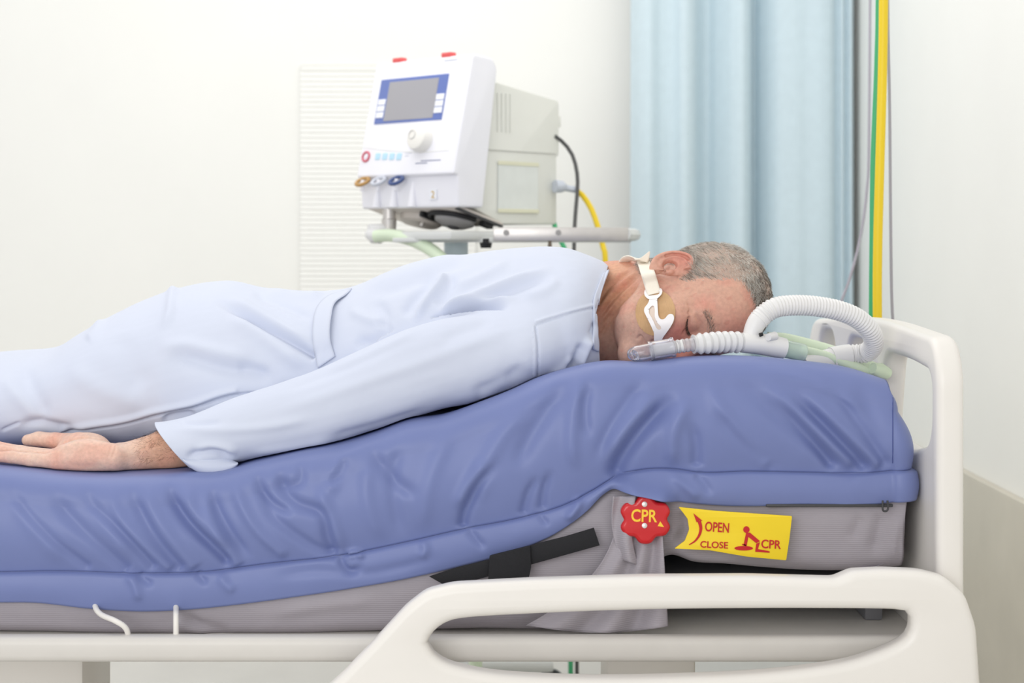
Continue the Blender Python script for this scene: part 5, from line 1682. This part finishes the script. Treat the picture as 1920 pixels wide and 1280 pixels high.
# alarm lamps on the top edge
for x in (-0.277, -0.098):
    mb = MB(); mb.box((x, 0.088, 0.388), (0.036, 0.022, 0.014), MV, 0.004, 3); tag(mb.build('alarm_lamp', ALRM, vent), 'red alarm lamp')
# three flow sockets below the panel
for x, m_ in ((-0.318, mat('socket_bronze', rgb(182, 142, 84), 0.4)), (-0.258, mat('socket_grey', rgb(196, 200, 210), 0.4)), (-0.192, mat('socket_navy', rgb(66, 84, 132), 0.4))):
    ring = [MV @ Vector((x + 0.019 * math.cos(a), -0.006 + 0.014 * math.sin(a), 0.070 + 0.0095 * math.sin(a))) for a in np.linspace(0, 2 * math.pi, 24)]
    k_ = tube('socket_ring', ring, 0.0048, m_, vent, 10)
    tube('socket_stem', [MV @ Vector((x, -0.004, 0.074)), MV @ Vector((x - 0.001, -0.008, 0.045))], 0.0052, VW, k_, 12)
# fluted lower front
for x in (-0.288, -0.225, -0.158):
    mb = MB(); mb.tube([MV @ Vector((x, 0.022, 0.070)), MV @ Vector((x, 0.018, 0.035)), MV @ Vector((x, 0.016, 0.003))], [0.004, 0.008, 0.012], 14); mb.build('flute', VW, vent)
# number sticker
ms = MV @ frame((-0.085, 0.0185, 0.033), (1, 0, 0), (0, 0, 1))
st = plate('number_sticker', [round_loop([(-0.013, -0.013), (0.013, -0.013), (0.013, 0.013), (-0.013, 0.013)], 0.002, 3)], 0.001, ms, KEYW, vent)
text('lettering', '2', 0.012, 0.018, ms @ Matrix.Translation((0, 0, 0.001)), mat('print_ochre', rgb(206, 172, 92), 0.5), st, 0.0006)
# underside: sloping tray with filter cap, valve bowl, black clamp ring and latches
MT = MV @ frame((-W / 2, 0.030, -0.001), (1, 0, 0), (0, 0.172, -0.046))
TRAY = mat('tray_grey', rgb(206, 198, 190), 0.45)
mb = MB(); mb.box((0, 0.088, 0.005), (W - 0.03, 0.178, 0.010), MT, 0.003); mb.build('underside_tray', TRAY, vent)
mb = MB(); mb.box((W / 2 - 0.018, 0.090, 0.000), (0.008, 0.176, 0.008), MT, 0.002); mb.build('tray_edge', DARKM, vent)
def mt(x, y, z): return MT @ Vector((x, y, -z))
mb = MB(); mb.tube([mt(-0.045, 0.085, -0.002), mt(-0.045, 0.085, 0.014), mt(-0.045, 0.085, 0.019)], [0.056, 0.054, 0.047], 36); cap = tag(mb.build('filter_cap', mat('cap_grey', rgb(196, 188, 180), 0.35), vent), 'grey round filter cap')
mb = MB(); mb.tube([mt(-0.022, 0.070, 0.016), mt(-0.022, 0.070, 0.028)], 0.007, 12); mb.build('cap_peg', STEEL, cap)
mb = MB(); mb.tube([mt(0.078, 0.085, -0.002), mt(0.078, 0.085, 0.016), mt(0.078, 0.085, 0.026)], [0.058, 0.050, 0.028], 36); bowl = tag(mb.build('valve_bowl', mat('bowl_clear', rgb(214, 212, 212), 0.08, trans=0.55), vent), 'clear valve bowl')
mb = MB(); mb.tube([mt(0.078, 0.085, 0.02), mt(0.078, 0.085, 0.030)], [0.018, 0.014], 18); mb.build('valve_core', DARKM, bowl)
tube('clamp_ring', [mt(0.078 + 0.066 * math.cos(a), 0.085 + 0.066 * math.sin(a), 0.006) for a in np.linspace(math.pi * 0.92, math.pi * 2.02, 26)], 0.0065, BLACK, vent, 10)
mb = MB(); mb.box((0.016, 0.050, -0.006), (0.013, 0.055, 0.016), MT, 0.003); mb.build('latch', BLACK, vent)
mb = MB(); mb.box((0.142, 0.135, -0.006), (0.022, 0.035, 0.016), MT, 0.003); mb.build('latch', BLACK, vent)
mb = MB(); mb.tube([MV @ Vector((-0.272, 0.045, 0.0)), MV @ Vector((-0.272, 0.045, -0.025)), MV @ Vector((-0.272, 0.045, -0.028)), MV @ Vector((-0.272, 0.045, -0.062))], [0.017, 0.017, 0.020, 0.018], 20); tag(mb.build('outlet', STEEL, vent), 'metal outlet port')
mb = MB(); mb.tube([P(1040, 349, 4.20), P(1054, 350, 4.21), P(1060, 352, 4.215), P(1080, 356, 4.23)], [0.017, 0.016, 0.009, 0.009], 16); mb.build('gas_inlet', mat('inlet_grey', rgb(196, 202, 212), 0.4), vent)
mb = MB(); mb.box((-0.03, 0.433, 0.235), (0.02, 0.01, 0.03), MV, 0.002); mb.build('rear_catch', VG, vent)

# ------------------------------------------------------------------ cart
PB = P(855, 470, 4.10)
cart = thing('ventilator_cart', (PB.x, PB.y, 0), 'steel cart with a pole and side rail under the ventilator', 'cart')
CARTM = mat('cart_grey', rgb(214, 216, 214), 0.4)
mb = MB(); mb.box((-0.135, 0.215, -0.070), (0.25, 0.42, 0.022), MV, 0.005); mb.build('shelf', CARTM, cart)
mb = MB(); mb.tube([PB + Vector((0, 0, 0.03)), PB + Vector((0, 0, -0.01)), PB + Vector((0, 0, -0.012))], [0.031, 0.031, 0.025], 28); mb.build('pole_collar', mat('collar_blue', rgb(190, 204, 212), 0.4), cart)
tube('pole', [PB + Vector((0, 0, 0.0)), (PB.x, PB.y, 0.10)], 0.0225, STEEL, cart, 28)
for i in range(5):
    a = 2 * math.pi * i / 5 + 0.3
    c = Vector((PB.x, PB.y, 0.10)); e = c + Vector((0.26 * math.cos(a), 0.26 * math.sin(a), -0.02))
    tube('foot', [c, e], 0.018, CARTM, cart, 12)
    mb = MB(); mb.tube([e + Vector((0, -0.012, -0.045)), e + Vector((0, 0.012, -0.045))], 0.035, 16); mb.build('castor', BLACK, cart)
# side rail of the cart
mb = MB()
z_c = P(0, 439, 3.95).z
mb.box(((P(925, 0, 3.95).x + P(1178, 0, 3.95).x) / 2, 3.95 - CAM_D, z_c), (P(1178, 0, 3.95).x - P(925, 0, 3.95).x, 0.012, 0.034), bev=0.002); mb.build('rail', STEEL, cart)
mb = MB(); mb.tube(catmull([P(1172, 439, 3.95), P(1186, 440, 3.99), P(1190, 440, 4.05), P(1190, 440, 4.2)], 16), 0.016, 8); mb.build('rail_end', CARTM, cart)
mb = MB(); mb.box(((P(735, 0, 3.98).x + P(1185, 0, 3.98).x) / 2, 4.02 - CAM_D, P(0, 450, 3.98).z), (P(1185, 0, 3.98).x - P(735, 0, 3.98).x, 0.05, 0.012), bev=0.003); mb.build('rail_bracket', CARTM, cart)
for px in (949, 1047):
    mb = MB(); mb.tube([P(px, 436, 3.946), P(px, 436, 3.941)], 0.0072, 16); mb.build('rail_bolt', mat('bolt_grey', rgb(150, 148, 146), 0.4, 0.5), cart)
mb = MB(); mb.tube([P(911, 447, 3.93), P(911, 454, 3.93), P(911, 455, 3.93), P(911, 465, 3.93)], [0.008, 0.008, 0.016, 0.013], 18); tag(mb.build('clamp_screw', BLACK, cart), 'black thumb screw')
mb = MB(); mb.tube([P(1031, 449, 3.95), P(1031, 456, 3.95), P(1031, 457, 3.95), P(1031, 470, 3.95)], [0.006, 0.004, 0.005, 0.005], 14); mb.build('clamp_stud', mat('stud_brown', rgb(110, 98, 84), 0.5), cart)

# ------------------------------------------------------------------ hoses at the ventilator
def hose(name, pts, r, m, label, cat, seg=16, n=60):
    return tag(tube(name, pp(pts), r, m, None, seg, n), label, cat)
hose('power_cable', [(1040, 255, 4.22), (1056, 267, 4.24), (1072, 288, 4.24), (1081, 318, 4.23), (1083, 350, 4.22), (1079, 400, 4.20), (1077, 440, 4.18), (1076, 520, 4.15), (1078, 700, 4.15), (1080, 1000, 4.2), (1082, 1292, 4.2)], 0.0052, mat('cable_black', rgb(84, 84, 84), 0.5), 'dark grey cable curving down from the back of the ventilator', 'cable')
hose('gas_hose', [(1066, 352, 4.22), (1078, 355, 4.23), (1092, 366, 4.24), (1108, 390, 4.24), (1121, 425, 4.23), (1130, 460, 4.22), (1136, 500, 4.2), (1140, 700, 4.2), (1140, 1000, 4.2), (1140, 1290, 4.2)], 0.0075, YELH, 'yellow gas hose curving down from the back of the ventilator', 'hose')
hose('gas_hose', [(1035, 400, 4.24), (1042, 430, 4.22), (1053, 455, 4.20), (1062, 475, 4.18), (1068, 520, 4.18), (1070, 1000, 4.2), (1070, 1290, 4.2)], 0.0065, GRNH, 'green gas hose showing just below the cart rail', 'hose')
gt = thing('ventilator_hose', P(770, 470, 4.0), 'pale green ventilator hose with a white end below the ventilator', 'hose')
tube('hose', pp([(704, 443, 4.08), (730, 441, 4.06), (765, 447, 4.03), (800, 463, 4.0), (825, 482, 3.97), (850, 510, 3.94), (870, 560, 3.9), (884, 700, 3.86), (890, 1000, 3.85), (892, 1345, 3.85)]), 0.0165, GREEN, gt, 20, 70)
mb = MB(); mb.tube(pp([(690, 438, 4.10), (700, 442, 4.09), (714, 443, 4.08)]), [0.012, 0.020, 0.019], 20); mb.tube([MV @ Vector((-0.272, 0.045, -0.055)), P(694, 432, 4.10), P(696, 441, 4.10)], [0.016, 0.018, 0.016], 18); mb.build('end_cuff', MILKY, gt)
